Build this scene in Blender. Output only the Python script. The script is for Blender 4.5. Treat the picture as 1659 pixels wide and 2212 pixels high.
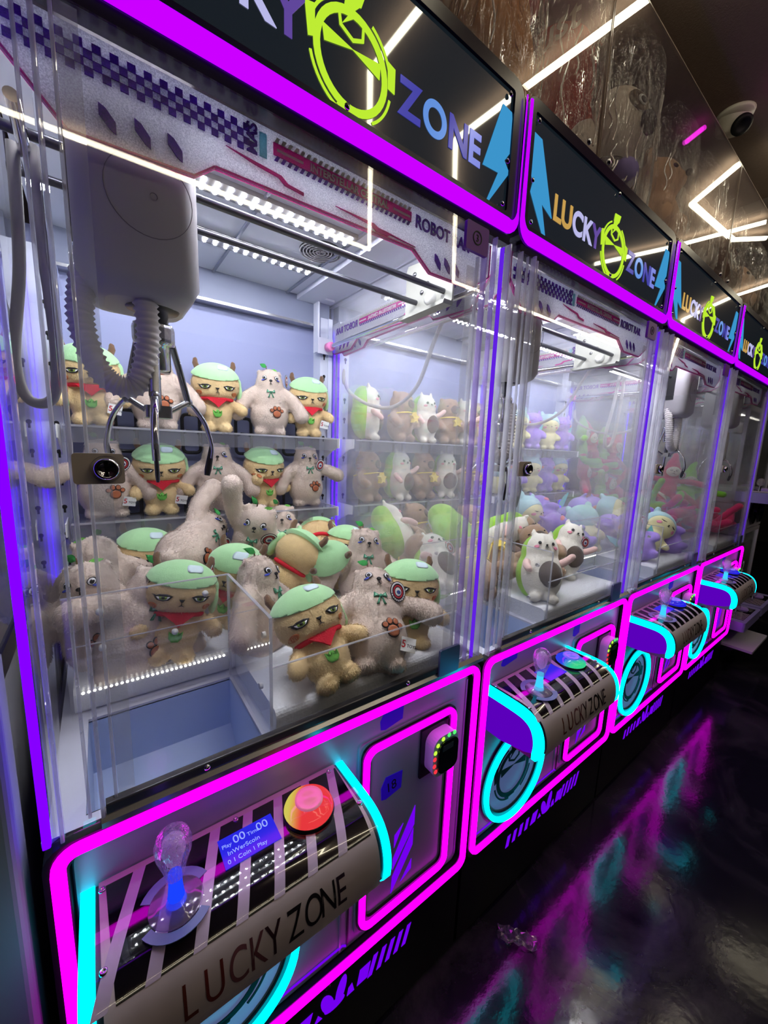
import bpy, bmesh, math, random
from mathutils import Vector, Matrix, Euler
from mathutils.bvhtree import BVHTree
PI = math.pi
R = math.radians
random.seed(7)
for o in list(bpy.data.objects): bpy.data.objects.remove(o)
SC = bpy.context.scene
COL = SC.collection

# ------------------------------------------------------------ camera, world, exposure
cd = bpy.data.cameras.new('camera'); cam = bpy.data.objects.new('camera', cd); COL.objects.link(cam)
cam.location = (0.0950, -0.5785, 1.4329); cam.rotation_euler = (1.4105, -0.0368, -0.6325)
cd.sensor_fit = 'AUTO'; cd.sensor_width = 36.0; cd.lens = 835.777 / 2212 * 36.0; cd.clip_start = 0.01
SC.camera = cam
SC.view_settings.view_transform = 'Standard'; SC.view_settings.look = 'None'
SC.view_settings.gamma = 1.0; SC.view_settings.exposure = 0.0; SC.view_settings.use_curve_mapping = False
w = bpy.data.worlds.new('world'); SC.world = w; w.use_nodes = True
w.node_tree.nodes['Background'].inputs[0].default_value = (0.5, 0.48, 0.6, 1); w.node_tree.nodes['Background'].inputs[1].default_value = 0.02
SC.cycles.transparent_max_bounces = 48; SC.cycles.max_bounces = 10
E_MAG, E_CYAN, E_DOT, E_HEX = 3.6, 3.8, 158.0, 13.0     # strengths of magenta neon, cyan strips, cabinet LEDs, ceiling LEDs
E_LED, E_SIGN = 3.2, 2.0

# ------------------------------------------------------------ materials
def lin(c):
    c = c / 255.0
    return c / 12.92 if c <= 0.04045 else ((c + 0.055) / 1.055) ** 2.4
def rgb(r, g, b): return (lin(r), lin(g), lin(b), 1.0)
MATS = {}
def pm(name, col, rough=0.5, metal=0.0, emit=None, es=0.0, spec=0.5, coat=0.0, sheen=0.0, bump=None, var=0.0, varscale=30.0, trans=0.0, ior=1.45, alpha=1.0):
    if name in MATS: return MATS[name]
    m = bpy.data.materials.new(name); m.use_nodes = True; nt = m.node_tree; b = nt.nodes['Principled BSDF']
    b.inputs['Base Color'].default_value = col; b.inputs['Roughness'].default_value = rough; b.inputs['Metallic'].default_value = metal
    b.inputs['Specular IOR Level'].default_value = spec; b.inputs['Coat Weight'].default_value = coat; b.inputs['Coat Roughness'].default_value = 0.03
    b.inputs['Sheen Weight'].default_value = sheen; b.inputs['Sheen Roughness'].default_value = 0.6; b.inputs['Transmission Weight'].default_value = trans
    b.inputs['IOR'].default_value = ior; b.inputs['Alpha'].default_value = alpha
    if emit: b.inputs['Emission Color'].default_value = emit; b.inputs['Emission Strength'].default_value = es
    if bump or var:
        tc = nt.nodes.new('ShaderNodeTexCoord')
    if var:
        n = nt.nodes.new('ShaderNodeTexNoise'); n.inputs['Scale'].default_value = varscale; n.inputs['Detail'].default_value = 5.0
        nt.links.new(tc.outputs['Object'], n.inputs['Vector'])
        mx = nt.nodes.new('ShaderNodeMix'); mx.data_type = 'RGBA'
        mx.inputs[6].default_value = tuple(max(0, c * (1 - var)) for c in col[:3]) + (1,)
        mx.inputs[7].default_value = tuple(min(1, c * (1 + var)) for c in col[:3]) + (1,)
        nt.links.new(n.outputs['Fac'], mx.inputs[0]); nt.links.new(mx.outputs[2], b.inputs['Base Color'])
    if bump:
        sc, st, dist = bump
        n2 = nt.nodes.new('ShaderNodeTexNoise'); n2.inputs['Scale'].default_value = sc; n2.inputs['Detail'].default_value = 6.0
        nt.links.new(tc.outputs['Object'], n2.inputs['Vector'])
        bp = nt.nodes.new('ShaderNodeBump'); bp.inputs['Strength'].default_value = st; bp.inputs['Distance'].default_value = dist
        nt.links.new(n2.outputs['Fac'], bp.inputs['Height']); nt.links.new(bp.outputs['Normal'], b.inputs['Normal'])
    MATS[name] = m; return m
def em(name, col, s):
    if name in MATS: return MATS[name]
    m = bpy.data.materials.new(name); m.use_nodes = True; nt = m.node_tree; nt.nodes.clear()
    e = nt.nodes.new('ShaderNodeEmission'); e.inputs[0].default_value = col; e.inputs[1].default_value = s
    o = nt.nodes.new('ShaderNodeOutputMaterial'); nt.links.new(e.outputs[0], o.inputs[0]); MATS[name] = m; return m
def pane(name, tint=(1, 1, 1, 1), dust=0.02, gloss=1.0, rough=0.01, dustcol=(0.8, 0.8, 0.85, 1), r0=0.045, wrinkle=None):
    """thin clear acrylic: see-through, a Fresnel reflection and a film of dust"""
    if name in MATS: return MATS[name]
    m = bpy.data.materials.new(name); m.use_nodes = True; nt = m.node_tree; nt.nodes.clear(); N = nt.nodes.new; L = nt.links.new
    t = N('ShaderNodeBsdfTransparent'); t.inputs[0].default_value = tint
    g = N('ShaderNodeBsdfGlossy'); g.inputs['Roughness'].default_value = rough; g.inputs[0].default_value = (1, 1, 1, 1)
    d = N('ShaderNodeBsdfDiffuse'); d.inputs[0].default_value = dustcol
    tr = N('ShaderNodeBsdfTranslucent'); tr.inputs[0].default_value = dustcol
    dd = N('ShaderNodeMixShader'); dd.inputs[0].default_value = 0.5; L(d.outputs[0], dd.inputs[1]); L(tr.outputs[0], dd.inputs[2])
    lw = N('ShaderNodeLayerWeight'); lw.inputs[0].default_value = 0.5
    p = N('ShaderNodeMath'); p.operation = 'POWER'; p.inputs[1].default_value = 5.0; L(lw.outputs['Facing'], p.inputs[0])
    q = N('ShaderNodeMath'); q.operation = 'MULTIPLY_ADD'; q.inputs[1].default_value = (1 - r0) * gloss * 0.8; q.inputs[2].default_value = r0 * gloss; L(p.outputs[0], q.inputs[0])
    tc = N('ShaderNodeTexCoord'); no = N('ShaderNodeTexNoise'); no.inputs['Scale'].default_value = 6.0; no.inputs['Detail'].default_value = 6.0
    L(tc.outputs['Object'], no.inputs['Vector'])
    mr = N('ShaderNodeMapRange'); mr.inputs[1].default_value = 0.3; mr.inputs[2].default_value = 0.75; mr.inputs[3].default_value = dust * 0.5; mr.inputs[4].default_value = dust * 1.6
    L(no.outputs['Fac'], mr.inputs[0])
    a = N('ShaderNodeMixShader'); L(mr.outputs[0], a.inputs[0]); L(t.outputs[0], a.inputs[1]); L(dd.outputs[0], a.inputs[2])
    b = N('ShaderNodeMixShader'); L(q.outputs[0], b.inputs[0]); L(a.outputs[0], b.inputs[1]); L(g.outputs[0], b.inputs[2])
    if wrinkle:
        w1 = N('ShaderNodeTexNoise'); w1.inputs['Scale'].default_value = wrinkle[0]; w1.inputs['Detail'].default_value = 4.0; w1.inputs['Distortion'].default_value = 1.5
        mp = N('ShaderNodeMapping'); mp.inputs['Scale'].default_value = (1, 1, 0.22); L(tc.outputs['Object'], mp.inputs[0]); L(mp.outputs[0], w1.inputs['Vector'])
        bp = N('ShaderNodeBump'); bp.inputs['Strength'].default_value = wrinkle[1]; bp.inputs['Distance'].default_value = wrinkle[2]; L(w1.outputs['Fac'], bp.inputs['Height'])
        L(bp.outputs[0], g.inputs['Normal']); L(bp.outputs[0], lw.inputs['Normal'])
    o = N('ShaderNodeOutputMaterial'); L(b.outputs[0], o.inputs[0]); MATS[name] = m; return m

def frost(name, lo=(.50, .50, .58, 1), hi=(.92, .92, .98, 1), mixt=.62):
    if name in MATS: return MATS[name]
    m = bpy.data.materials.new(name); m.use_nodes = True; nt = m.node_tree; nt.nodes.clear(); N = nt.nodes.new; L = nt.links.new
    tc = N('ShaderNodeTexCoord'); v = N('ShaderNodeTexNoise'); v.inputs['Scale'].default_value = 620.0; v.inputs['Detail'].default_value = 2.0; L(tc.outputs['Object'], v.inputs['Vector'])
    cr = N('ShaderNodeValToRGB'); cr.color_ramp.elements[0].position = .35; cr.color_ramp.elements[0].color = lo; cr.color_ramp.elements[1].position = .68; cr.color_ramp.elements[1].color = hi; L(v.outputs['Fac'], cr.inputs[0])
    d = N('ShaderNodeBsdfDiffuse'); t = N('ShaderNodeBsdfTranslucent'); L(cr.outputs[0], d.inputs[0]); L(cr.outputs[0], t.inputs[0])
    a = N('ShaderNodeMixShader'); a.inputs[0].default_value = mixt; L(d.outputs[0], a.inputs[1]); L(t.outputs[0], a.inputs[2])
    g = N('ShaderNodeBsdfGlossy'); g.inputs['Roughness'].default_value = .3; b = N('ShaderNodeMixShader'); b.inputs[0].default_value = .05; L(a.outputs[0], b.inputs[1]); L(g.outputs[0], b.inputs[2])
    o = N('ShaderNodeOutputMaterial'); L(b.outputs[0], o.inputs[0]); MATS[name] = m; return m
MAG = em('magenta_neon', (1.0, 0.0, 1.0, 1), E_MAG)
SIGN_NEON = em('violet_neon', (0.30, 0.0, 1.0, 1), E_SIGN)
LED = em('violet_led_strip', (0.075, 0.0, 1.0, 1), E_LED)
CYAN = em('cyan_light', (0.0, 0.75, 0.95, 1), E_CYAN)
DOT = em('white_led', (0.92, 0.95, 1.0, 1), E_DOT)
HEX = em('warm_white_led', (1.0, 0.92, 0.68, 1), E_HEX)
PINKL = em('pink_led', (1.0, 0.02, 0.8, 1), 3.0)
PURP_BACKLIT = em('violet_backlit', (0.19, 0.0, 0.95, 1), 0.9)
BLUE_SIGN = em('blue_backlit', rgb(62, 152, 208), 0.95)
LIME = em('lime_backlit', rgb(190, 236, 52), 1.0)
DARKPLASTIC = pm('dark_violet_plastic', (0.012, 0.004, 0.022, 1), 0.25)
BLACK = pm('black_plastic', (0.006, 0.006, 0.008, 1), 0.3)
BLACKMAT = pm('matt_black', (0.004, 0.004, 0.006, 1), 0.6)
GREYPANEL = pm('grey_satin_panel', rgb(164, 166, 184), 0.36, 0.1, bump=(900, 0.05, 0.0004))
WHITEPANEL = pm('white_powder_coat', rgb(206, 208, 226), 0.45)
BACKWALL = pm('lavender_white_wall', rgb(150, 156, 196), 0.55)
CHUTE = pm('blue_grey_steel', rgb(190, 208, 246), 0.5)
SILVER = pm('silver_film', rgb(214, 200, 206), 0.42, 0.1, bump=(1500, 0.08, 0.0003))  # faint pink cast of the magenta neon put into the base colour
CHROME = pm('chrome', (0.75, 0.75, 0.78, 1), 0.08, 1.0)
STEEL = pm('brushed_steel', (0.42, 0.42, 0.44, 1), 0.25, 1.0)
DARKSTEEL = pm('dark_steel', (0.10, 0.10, 0.12, 1), 0.3, 0.9)
GREYBOX = pm('grey_abs_plastic', rgb(176, 172, 178), 0.4)
HOSE = pm('grey_hose', rgb(206, 200, 202), 0.5)
GLOSSBLACK = pm('gloss_black_film', (0.004, 0.004, 0.006, 1), 0.08, coat=0.6)
STRIPE = pm('pale_lilac_film', rgb(205, 186, 216), 0.25)
PLATEWHITE = pm('cream_plate', rgb(150, 150, 143), 0.35)
PINKRUB = pm('pink_rubber', rgb(232, 130, 190), 0.5)
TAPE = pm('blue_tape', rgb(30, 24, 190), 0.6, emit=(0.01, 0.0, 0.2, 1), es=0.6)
WHITEPAINT = pm('white_paint', rgb(228, 228, 228), 0.5)
PURPLEINK = frost('purple_ink', (.13, .0, .40, 1), (.24, .01, .62, 1), .7)
MAGINK = frost('magenta_ink', (.62, .0, .34, 1), (.9, .01, .5, 1), .7)
WHITEINK = frost('white_ink', (.9, .9, .95, 1), (.95, .95, 1, 1), .6)
TEALINK = frost('pale_teal_ink', (.3, .62, .7, 1), (.4, .75, .8, 1))
YELLOWINK = pm('yellow_ink', rgb(205, 200, 70), 0.4)
FOAM = pm('white_foam', rgb(226, 228, 234), 0.75, bump=(160, 0.5, 0.004))
FROST = frost('frosted_glitter_acrylic')
GLASS_DOOR = pane('clear_acrylic_door', dust=0.010, r0=0.05)
GLASS_SIDE = pane('dusty_acrylic_side', dust=0.085, r0=0.05)
ACRYLIC = pane('clear_acrylic_box', dust=0.02, r0=0.06)
FENCE = pane('clear_acrylic_fence', tint=(0.93, 0.93, 0.93, 1), dust=0.006, r0=0.075)
EDGE = pane('acrylic_edge', tint=(.92, .92, .96, 1), dust=0.42, r0=0.10, dustcol=(.9, .9, .96, 1))
EDGEV = pane('violet_lit_edge', tint=(.85, .8, .98, 1), dust=0.45, r0=0.10, dustcol=(.66, .5, .95, 1))  # clear edge with violet LED light put into its tint
SHELF = pane('smoky_shelf_acrylic', tint=(0.80, 0.80, 0.84, 1), dust=0.16, r0=0.05)
BAG = pane('clear_plastic_bag', tint=(0.96, 0.95, 0.93, 1), dust=0.035, r0=0.16, rough=0.06, wrinkle=(34.0, 1.0, 0.05))
BULB = pane('clear_bubble_knob', tint=(0.94, 0.92, 0.98, 1), dust=0.10, r0=0.20, dustcol=(0.75, 0.55, 0.9, 1), wrinkle=(160.0, 1.0, 0.01))

# ------------------------------------------------------------ mesh helpers
class MB:
    def __init__(s): s.v = []; s.f = []; s.m = []; s.sm = []; s.mats = []
    def mi(s, mat):
        if mat not in s.mats: s.mats.append(mat)
        return s.mats.index(mat)
    def add(s, vs, fs, mat, smooth=False):
        o = len(s.v); s.v += [tuple(v) for v in vs]; k = s.mi(mat)
        for f in fs: s.f.append(tuple(i + o for i in f)); s.m.append(k); s.sm.append(smooth)
        return s
    def box(s, x0, x1, y0, y1, z0, z1, mat):
        if x0 > x1: x0, x1 = x1, x0
        if y0 > y1: y0, y1 = y1, y0
        if z0 > z1: z0, z1 = z1, z0
        v = [(x, y, z) for z in (z0, z1) for y in (y0, y1) for x in (x0, x1)]
        return s.add(v, [(0, 2, 3, 1), (4, 5, 7, 6), (0, 1, 5, 4), (2, 6, 7, 3), (0, 4, 6, 2), (1, 3, 7, 5)], mat)
    def rbox(s, x0, x1, y0, y1, z0, z1, mat, r=0.004, axis='y', n=4):
        a = {'y': (x0, x1, z0, z1, y0, y1), 'x': (y0, y1, z0, z1, x0, x1), 'z': (x0, x1, y0, y1, z0, z1)}[axis]
        return s.prism(rrect(a[0], a[1], a[2], a[3], r, n), axis, a[4], a[5], mat)
    def prism(s, poly, axis, a, b, mat, smooth=False):
        def P(p, t): return {'y': (p[0], t, p[1]), 'x': (t, p[0], p[1]), 'z': (p[0], p[1], t)}[axis]
        n = len(poly); v = [P(p, a) for p in poly] + [P(p, b) for p in poly]
        s.add(v, [tuple(range(n)), tuple(range(2 * n - 1, n - 1, -1))], mat)
        s.add(v, [(i, i + n, (i + 1) % n + n, (i + 1) % n) for i in range(n)], mat, smooth); return s
    def ring(s, outer, inner, axis, a, b, mat):
        n = len(outer)
        def P(p, t): return {'y': (p[0], t, p[1]), 'x': (t, p[0], p[1]), 'z': (p[0], p[1], t)}[axis]
        v = [P(p, a) for p in outer] + [P(p, a) for p in inner] + [P(p, b) for p in outer] + [P(p, b) for p in inner]
        fs = []
        for i in range(n):
            j = (i + 1) % n
            fs += [(i, j, j + n, i + n), (i + 2 * n, i + 3 * n, j + 3 * n, j + 2 * n), (i, i + 2 * n, j + 2 * n, j), (i + n, j + n, j + 3 * n, i + 3 * n)]
        return s.add(v, fs, mat)
    def tube(s, pts, r, mat, n=10, closed=False, smooth=True, flat=None):
        pts = [Vector(p) for p in pts]; k = len(pts); rs = r if isinstance(r, (list, tuple)) else [r] * k
        vs = []; up = None
        for i, p in enumerate(pts):
            if closed: t = pts[(i + 1) % k] - pts[i - 1]
            else: t = pts[min(i + 1, k - 1)] - pts[max(i - 1, 0)]
            if t.length < 1e-9: t = Vector((0, 0, 1))
            t.normalize()
            if up is None:
                a = Vector((0, 1, 0)) if abs(t.y) < 0.9 else Vector((1, 0, 0))
            else: a = up
            u = a - t * a.dot(t)
            if u.length < 1e-6: u = t.orthogonal()
            u.normalize(); w_ = t.cross(u); up = u
            for j in range(n):
                th = 2 * PI * j / n
                vs.append(p + u * (math.cos(th) * rs[i] * (flat or 1.0)) + w_ * (math.sin(th) * rs[i]))
        fs = []
        for i in range(k if closed else k - 1):
            i2 = (i + 1) % k
            for j in range(n):
                j2 = (j + 1) % n; fs.append((i * n + j, i2 * n + j, i2 * n + j2, i * n + j2))
        if not closed:
            s.add(vs, [tuple(range(n)), tuple((k - 1) * n + j for j in reversed(range(n)))], mat)
        return s.add(vs, fs, mat, smooth)
    def cyl(s, p0, p1, r, mat, n=20, r1=None): return s.tube([p0, p1], [r, r if r1 is None else r1], mat, n)
    def lathe(s, prof, c, mat, n=28, axis=(0, 0, 1), smooth=True):
        ax = Vector(axis).normalized(); u = ax.orthogonal().normalized(); w_ = ax.cross(u); c = Vector(c); vs = []
        for r, h in prof:
            for j in range(n):
                th = 2 * PI * j / n; vs.append(c + ax * h + u * (math.cos(th) * r) + w_ * (math.sin(th) * r))
        fs = []
        for i in range(len(prof) - 1):
            for j in range(n):
                j2 = (j + 1) % n; fs.append((i * n + j, i * n + j2, (i + 1) * n + j2, (i + 1) * n + j))
        return s.add(vs, fs, mat, smooth)
    def ell(s, c, r, mat, rot=(0, 0, 0), n=20, m=12):
        M = Matrix.Translation(c) @ Euler(rot).to_matrix().to_4x4() @ Matrix.Diagonal((*r, 1)); vs = []; fs = []
        for i in range(m + 1):
            ph = PI * i / m
            for j in range(n):
                th = 2 * PI * j / n; vs.append(M @ Vector((math.sin(ph) * math.cos(th), math.sin(ph) * math.sin(th), math.cos(ph))))
        for i in range(m):
            for j in range(n):
                j2 = (j + 1) % n; fs.append((i * n + j, (i + 1) * n + j, (i + 1) * n + j2, i * n + j2))
        return s.add(vs, fs, mat, True)
    def mesh(s, name):
        me = bpy.data.meshes.new(name); me.from_pydata(s.v, [], s.f)
        for m in s.mats: me.materials.append(m)
        me.polygons.foreach_set('material_index', s.m); me.polygons.foreach_set('use_smooth', s.sm)
        me.update(); return me
def rrect(x0, x1, y0, y1, r, n=5):
    pts = []
    for cx, cy, a0 in ((x1 - r, y0 + r, -90), (x1 - r, y1 - r, 0), (x0 + r, y1 - r, 90), (x0 + r, y0 + r, 180)):
        for i in range(n + 1):
            a = R(a0 + 90 * i / n); pts.append((cx + r * math.cos(a), cy + r * math.sin(a)))
    return pts
def circ(cx, cy, r, n=32, ry=None, a0=0.0): return [(cx + r * math.cos(a0 + 2 * PI * i / n), cy + (ry or r) * math.sin(a0 + 2 * PI * i / n)) for i in range(n)]
def bez(pts, n=12):
    """Catmull-Rom through pts"""
    P = [Vector(p) for p in pts]; P = [P[0]] + P + [P[-1]]; out = []
    for i in range(1, len(P) - 2):
        for k in range(n):
            t = k / n; a, b, c, d = P[i - 1], P[i], P[i + 1], P[i + 2]
            out.append(0.5 * ((2 * b) + (c - a) * t + (2 * a - 5 * b + 4 * c - d) * t * t + (3 * b - a - 3 * c + d) * t ** 3))
    out.append(P[-2]); return out
CACHE = {}
def M(key, fn):
    if key not in CACHE:
        r = fn(); CACHE[key] = r.mesh(key) if isinstance(r, MB) else r
    return CACHE[key]
def ob(name, me, parent=None, loc=(0, 0, 0), rot=(0, 0, 0)):
    if isinstance(me, MB): me = me.mesh(name)
    o = bpy.data.objects.new(name, me); COL.objects.link(o); o.location = loc; o.rotation_euler = rot
    if parent is not None: o.parent = parent
    return o
def tag(o, label, cat, group=None):
    o['label'] = label; o['category'] = cat
    if group: o['group'] = group
    return o
def thing(name, label, cat, loc=(0, 0, 0), rot=(0, 0, 0), group=None):
    o = ob(name, None, None, loc, rot); return tag(o, label, cat, group)
def struct(o): o['kind'] = 'structure'; return o
def text_mesh(key, s, size, mat, depth=0.001, bold=0.0, align='LEFT', sx=1.0, mirror=False):
    if key in CACHE: return CACHE[key]
    c = bpy.data.curves.new(key, 'FONT'); c.body = s; c.size = size; c.extrude = depth / 2; c.offset = bold; c.align_x = align
    t = bpy.data.objects.new(key, c); COL.objects.link(t)
    dg = bpy.context.evaluated_depsgraph_get(); dg.update()
    me = bpy.data.meshes.new_from_object(t.evaluated_get(dg)); bpy.data.objects.remove(t)
    me.transform(Matrix.Rotation(PI / 2, 4, 'X') @ Matrix.Diagonal((-sx if mirror else sx, 1, 1, 1)))
    me.materials.clear(); me.materials.append(mat); me.name = key; CACHE[key] = me; return me
def copy_tree(o, parent=None):
    c = o.copy(); COL.objects.link(c)
    if parent is not None: c.parent = parent
    for ch in o.children: copy_tree(ch, c)
    return c
# ------------------------------------------------------------ room
def floor_mat():
    m = bpy.data.materials.new('dark_epoxy_floor'); m.use_nodes = True; nt = m.node_tree; N = nt.nodes.new; L = nt.links.new; b = nt.nodes['Principled BSDF']
    tc = N('ShaderNodeTexCoord'); n = N('ShaderNodeTexNoise'); n.inputs['Scale'].default_value = 2.2; n.inputs['Detail'].default_value = 9.0; n.inputs['Roughness'].default_value = 0.7; n.inputs['Distortion'].default_value = 1.0
    L(tc.outputs['Object'], n.inputs['Vector'])
    cr = N('ShaderNodeValToRGB'); cr.color_ramp.elements[0].position = 0.50; cr.color_ramp.elements[0].color = (0.008, 0.008, 0.014, 1); cr.color_ramp.elements[1].position = 0.76; cr.color_ramp.elements[1].color = (0.055, 0.052, 0.060, 1)
    L(n.outputs['Fac'], cr.inputs[0]); L(cr.outputs[0], b.inputs['Base Color'])
    n2 = N('ShaderNodeTexNoise'); n2.inputs['Scale'].default_value = 9.0; n2.inputs['Detail'].default_value = 5.0; L(tc.outputs['Object'], n2.inputs['Vector'])
    mr = N('ShaderNodeMapRange'); mr.inputs[3].default_value = 0.05; mr.inputs[4].default_value = 0.20; L(n2.outputs['Fac'], mr.inputs[0]); L(mr.outputs[0], b.inputs['Roughness'])
    n3 = N('ShaderNodeTexNoise'); n3.inputs['Scale'].default_value = 38.0; n3.inputs['Detail'].default_value = 6.0; L(tc.outputs['Object'], n3.inputs['Vector'])
    bp = N('ShaderNodeBump'); bp.inputs['Strength'].default_value = 0.12; bp.inputs['Distance'].default_value = 0.003; L(n3.outputs['Fac'], bp.inputs['Height']); L(bp.outputs[0], b.inputs['Normal'])
    b.inputs['Specular IOR Level'].default_value = 0.6; return m
X0, X1, Y0, Y1, ZC = -3.0, 10.0, -5.0, 1.05, 2.78
WALLM = pm('dark_taupe_wall', rgb(62, 55, 54), 0.8, bump=(60, 0.2, 0.003))
CEILM = pm('dark_brown_ceiling', rgb(146, 126, 114), 0.85, bump=(220, 0.3, 0.003), var=0.15, varscale=90)
struct(ob('floor', MB().box(X0, X1, Y0, Y1, -0.1, 0, floor_mat())))
struct(ob('ceiling', MB().box(X0, X1, Y0, Y1, ZC, ZC + 0.1, CEILM)))
struct(ob('wall_back', MB().box(X0, X1, Y1, Y1 + 0.1, 0, ZC, WALLM)))
struct(ob('wall_front', MB().box(X0, X1, Y0 - 0.1, Y0, 0, ZC, WALLM)))
struct(ob('wall_left', MB().box(X0 - 0.1, X0, Y0, Y1, 0, ZC, WALLM)))
struct(ob('wall_right', MB().box(X1, X1 + 0.1, Y0, Y1, 0, ZC, WALLM)))
# ceiling LED lines in front of the cabinets (seen mirrored in signs, doors and the clear fence)
HZ = 2.745
def hexlight(pts, label, mat=HEX, r=0.011):
    p = thing('ceiling_light', label, 'light', (pts[0][0], pts[0][1], ZC))
    rel = [(x - pts[0][0], y - pts[0][1], HZ - ZC) for x, y in pts]
    body = MB()
    for a, b in zip(rel[:-1], rel[1:]): body.tube([(a[0], a[1], 0.022), (b[0], b[1], 0.022)], 0.006, BLACKMAT, 6)
    ob('channel', body, p)
    d = MB()
    for a, b in zip(rel[:-1], rel[1:]): d.tube([a, b], r, mat, 8)
    ob('diffuser', d, p); return p
G = 'linear ceiling lights'
hexlight([(-0.6, -1.85), (1.647, -1.784), (0.958, -0.748), (0.966, -0.472), (0.70, -0.20)], 'warm white ceiling light line bent around the nearest claw machine front')
hexlight([(5.2, -1.73), (2.74, -1.751), (2.428, -1.765), (1.413, -0.77), (1.43, -0.468), (1.462, -0.06)], 'long warm white ceiling light line ending over the second claw machine')
hexlight([(7.0, -1.80), (4.625, -0.902), (4.282, -0.467), (4.18, -0.20)], 'warm white ceiling light line above the farthest claw machines')
hexlight([(2.941, -0.915), (3.066, -0.524), (3.145, -0.098)], 'short warm white ceiling light line over the third claw machine')
hexlight([(2.483, -0.072), (2.659, -0.295), (3.238, -0.255), (3.358, -0.133)], 'bent warm white ceiling light above the clear fence end')
hexlight([(2.13, -0.11), (2.162, -0.180)], 'short pink ceiling light piece beside the security camera', PINKL, 0.009)
# security camera on the ceiling
c = thing('security_camera', 'white dome security camera on the brown ceiling above the fence', 'camera', (2.20, 0.045, ZC))
WH = pm('camera_white', rgb(226, 220, 206), 0.4)
ob('base_plate', MB().lathe([(0.0, -0.012), (0.058, -0.012), (0.062, 0.0), (0, 0)], (0, 0, 0), WH), c)
ob('housing', MB().lathe([(0.052, -0.008), (0.054, -0.03), (0.048, -0.055), (0.040, -0.062), (0.0, -0.062)], (0, 0, 0), WH), c, (0, 0, 0), (R(12), R(-14), 0))
ob('lens', MB().lathe([(0.033, 0.0), (0.033, 0.012), (0.022, 0.018), (0.016, 0.010), (0, 0.010)], (0, 0, 0), BLACKMAT, axis=(-0.42, -0.55, -0.72)), c, (-0.022, -0.030, -0.060))
# ceiling air conditioner box further along
a = thing('air_conditioner', 'taupe ceiling air conditioner box with a slot vent beyond the fence', 'air conditioner', (2.95, 0.45, ZC))
ACM = pm('ac_taupe', rgb(104, 94, 90), 0.6)
ob('casing', MB().rbox(0, 1.2, -0.42, 0.45, -0.16, 0, ACM, 0.02, 'x'), a)
s = MB(); s.box(-0.004, 0.0, -0.36, 0.38, -0.075, -0.055, BLACKMAT); s.box(-0.006, 0.0, -0.37, 0.39, -0.052, -0.045, ACM); ob('slot_vent', s, a)
# neighbouring cabinet at the left edge
n = thing('neighbouring_cabinet', 'dark grey cabinet side at the far left edge beside the nearest claw machine', 'cabinet', (-0.45, 0, 0))
GR = pm('dark_grey_laminate', rgb(160, 160, 164), 0.5, bump=(500, 0.1, 0.0004))
nb = MB(); nb.rbox(-0.35, 0.436, -0.004, 0.05, 0.0, 1.17, GR, 0.010, 'z'); nb.box(-0.35, 0.405, 0.05, 0.85, 0.0, 1.06, GR); ob('body', nb, n)
ob('sill', MB().box(-0.35, 0.407, 0.11, 0.84, 1.06, 1.10, BLACK), n); ob('top_box', MB().box(-0.35, 0.405, 0.12, 0.83, 1.95, 2.1, GR), n)
ob('side_glass', MB().box(0.399, 0.403, 0.12, 0.83, 1.10, 1.95, pane('grey_side_glass', tint=(0.7, 0.7, 0.74, 1), dust=0.25, r0=0.05)), n)
for y in (0.125, 0.80): ob('corner_post', MB().rbox(0.385, 0.405, y, y + 0.025, 1.1, 1.95, STEEL, 0.004, 'z'), n)
# ------------------------------------------------------------ claw machine
W = 0.85
GREYCABLE = pm('grey_cable', rgb(176, 172, 172), .45)
PROF = bez([(0.006, 0.822), (-0.05, 0.8225), (-0.10, 0.821), (-0.128, 0.813), (-0.147, 0.797), (-0.158, 0.774), (-0.162, 0.748), (-0.160, 0.724)], 8)
PROF = [(p[0], p[1]) for p in [Vector((a[0], a[1])) for a in PROF]]
def off_prof(d):
    out = []
    for i, p in enumerate(PROF):
        a = Vector(PROF[max(i - 1, 0)]); b = Vector(PROF[min(i + 1, len(PROF) - 1)]); t = (b - a).normalized(); nrm = Vector((t.y, -t.x))  # outward
        if nrm.y < 0 and nrm.x > 0: nrm = -nrm
        out.append((p[0] + nrm.x * d, p[1] + nrm.y * d))
    return out
_L = [0.0]
for a, b in zip(PROF[:-1], PROF[1:]): _L.append(_L[-1] + math.dist(a, b))
def prof_at(s, d=0.0):
    op = off_prof(d); s = max(0, min(s, _L[-1]))
    for i in range(len(_L) - 1):
        if s <= _L[i + 1] + 1e-9:
            t = (s - _L[i]) / (_L[i + 1] - _L[i] + 1e-12); a, b = op[i], op[i + 1]; return (a[0] + (b[0] - a[0]) * t, a[1] + (b[1] - a[1]) * t)
    return op[-1]
def on_shell(mb, x0a, x1a, x0b, x1b, s0, s1, mat, d=0.0006, n=14):
    """strip on the console shell between arc lengths s0..s1, x edges interpolated"""
    vs = []; fs = []
    for i in range(n + 1):
        t = i / n; y, z = prof_at(s0 + (s1 - s0) * t, d)
        vs += [(x0a + (x0b - x0a) * t, y, z), (x1a + (x1b - x1a) * t, y, z)]
    for i in range(n): fs.append((2 * i, 2 * i + 1, 2 * i + 3, 2 * i + 2))
    return mb.add(vs, fs, mat, True)
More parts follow.
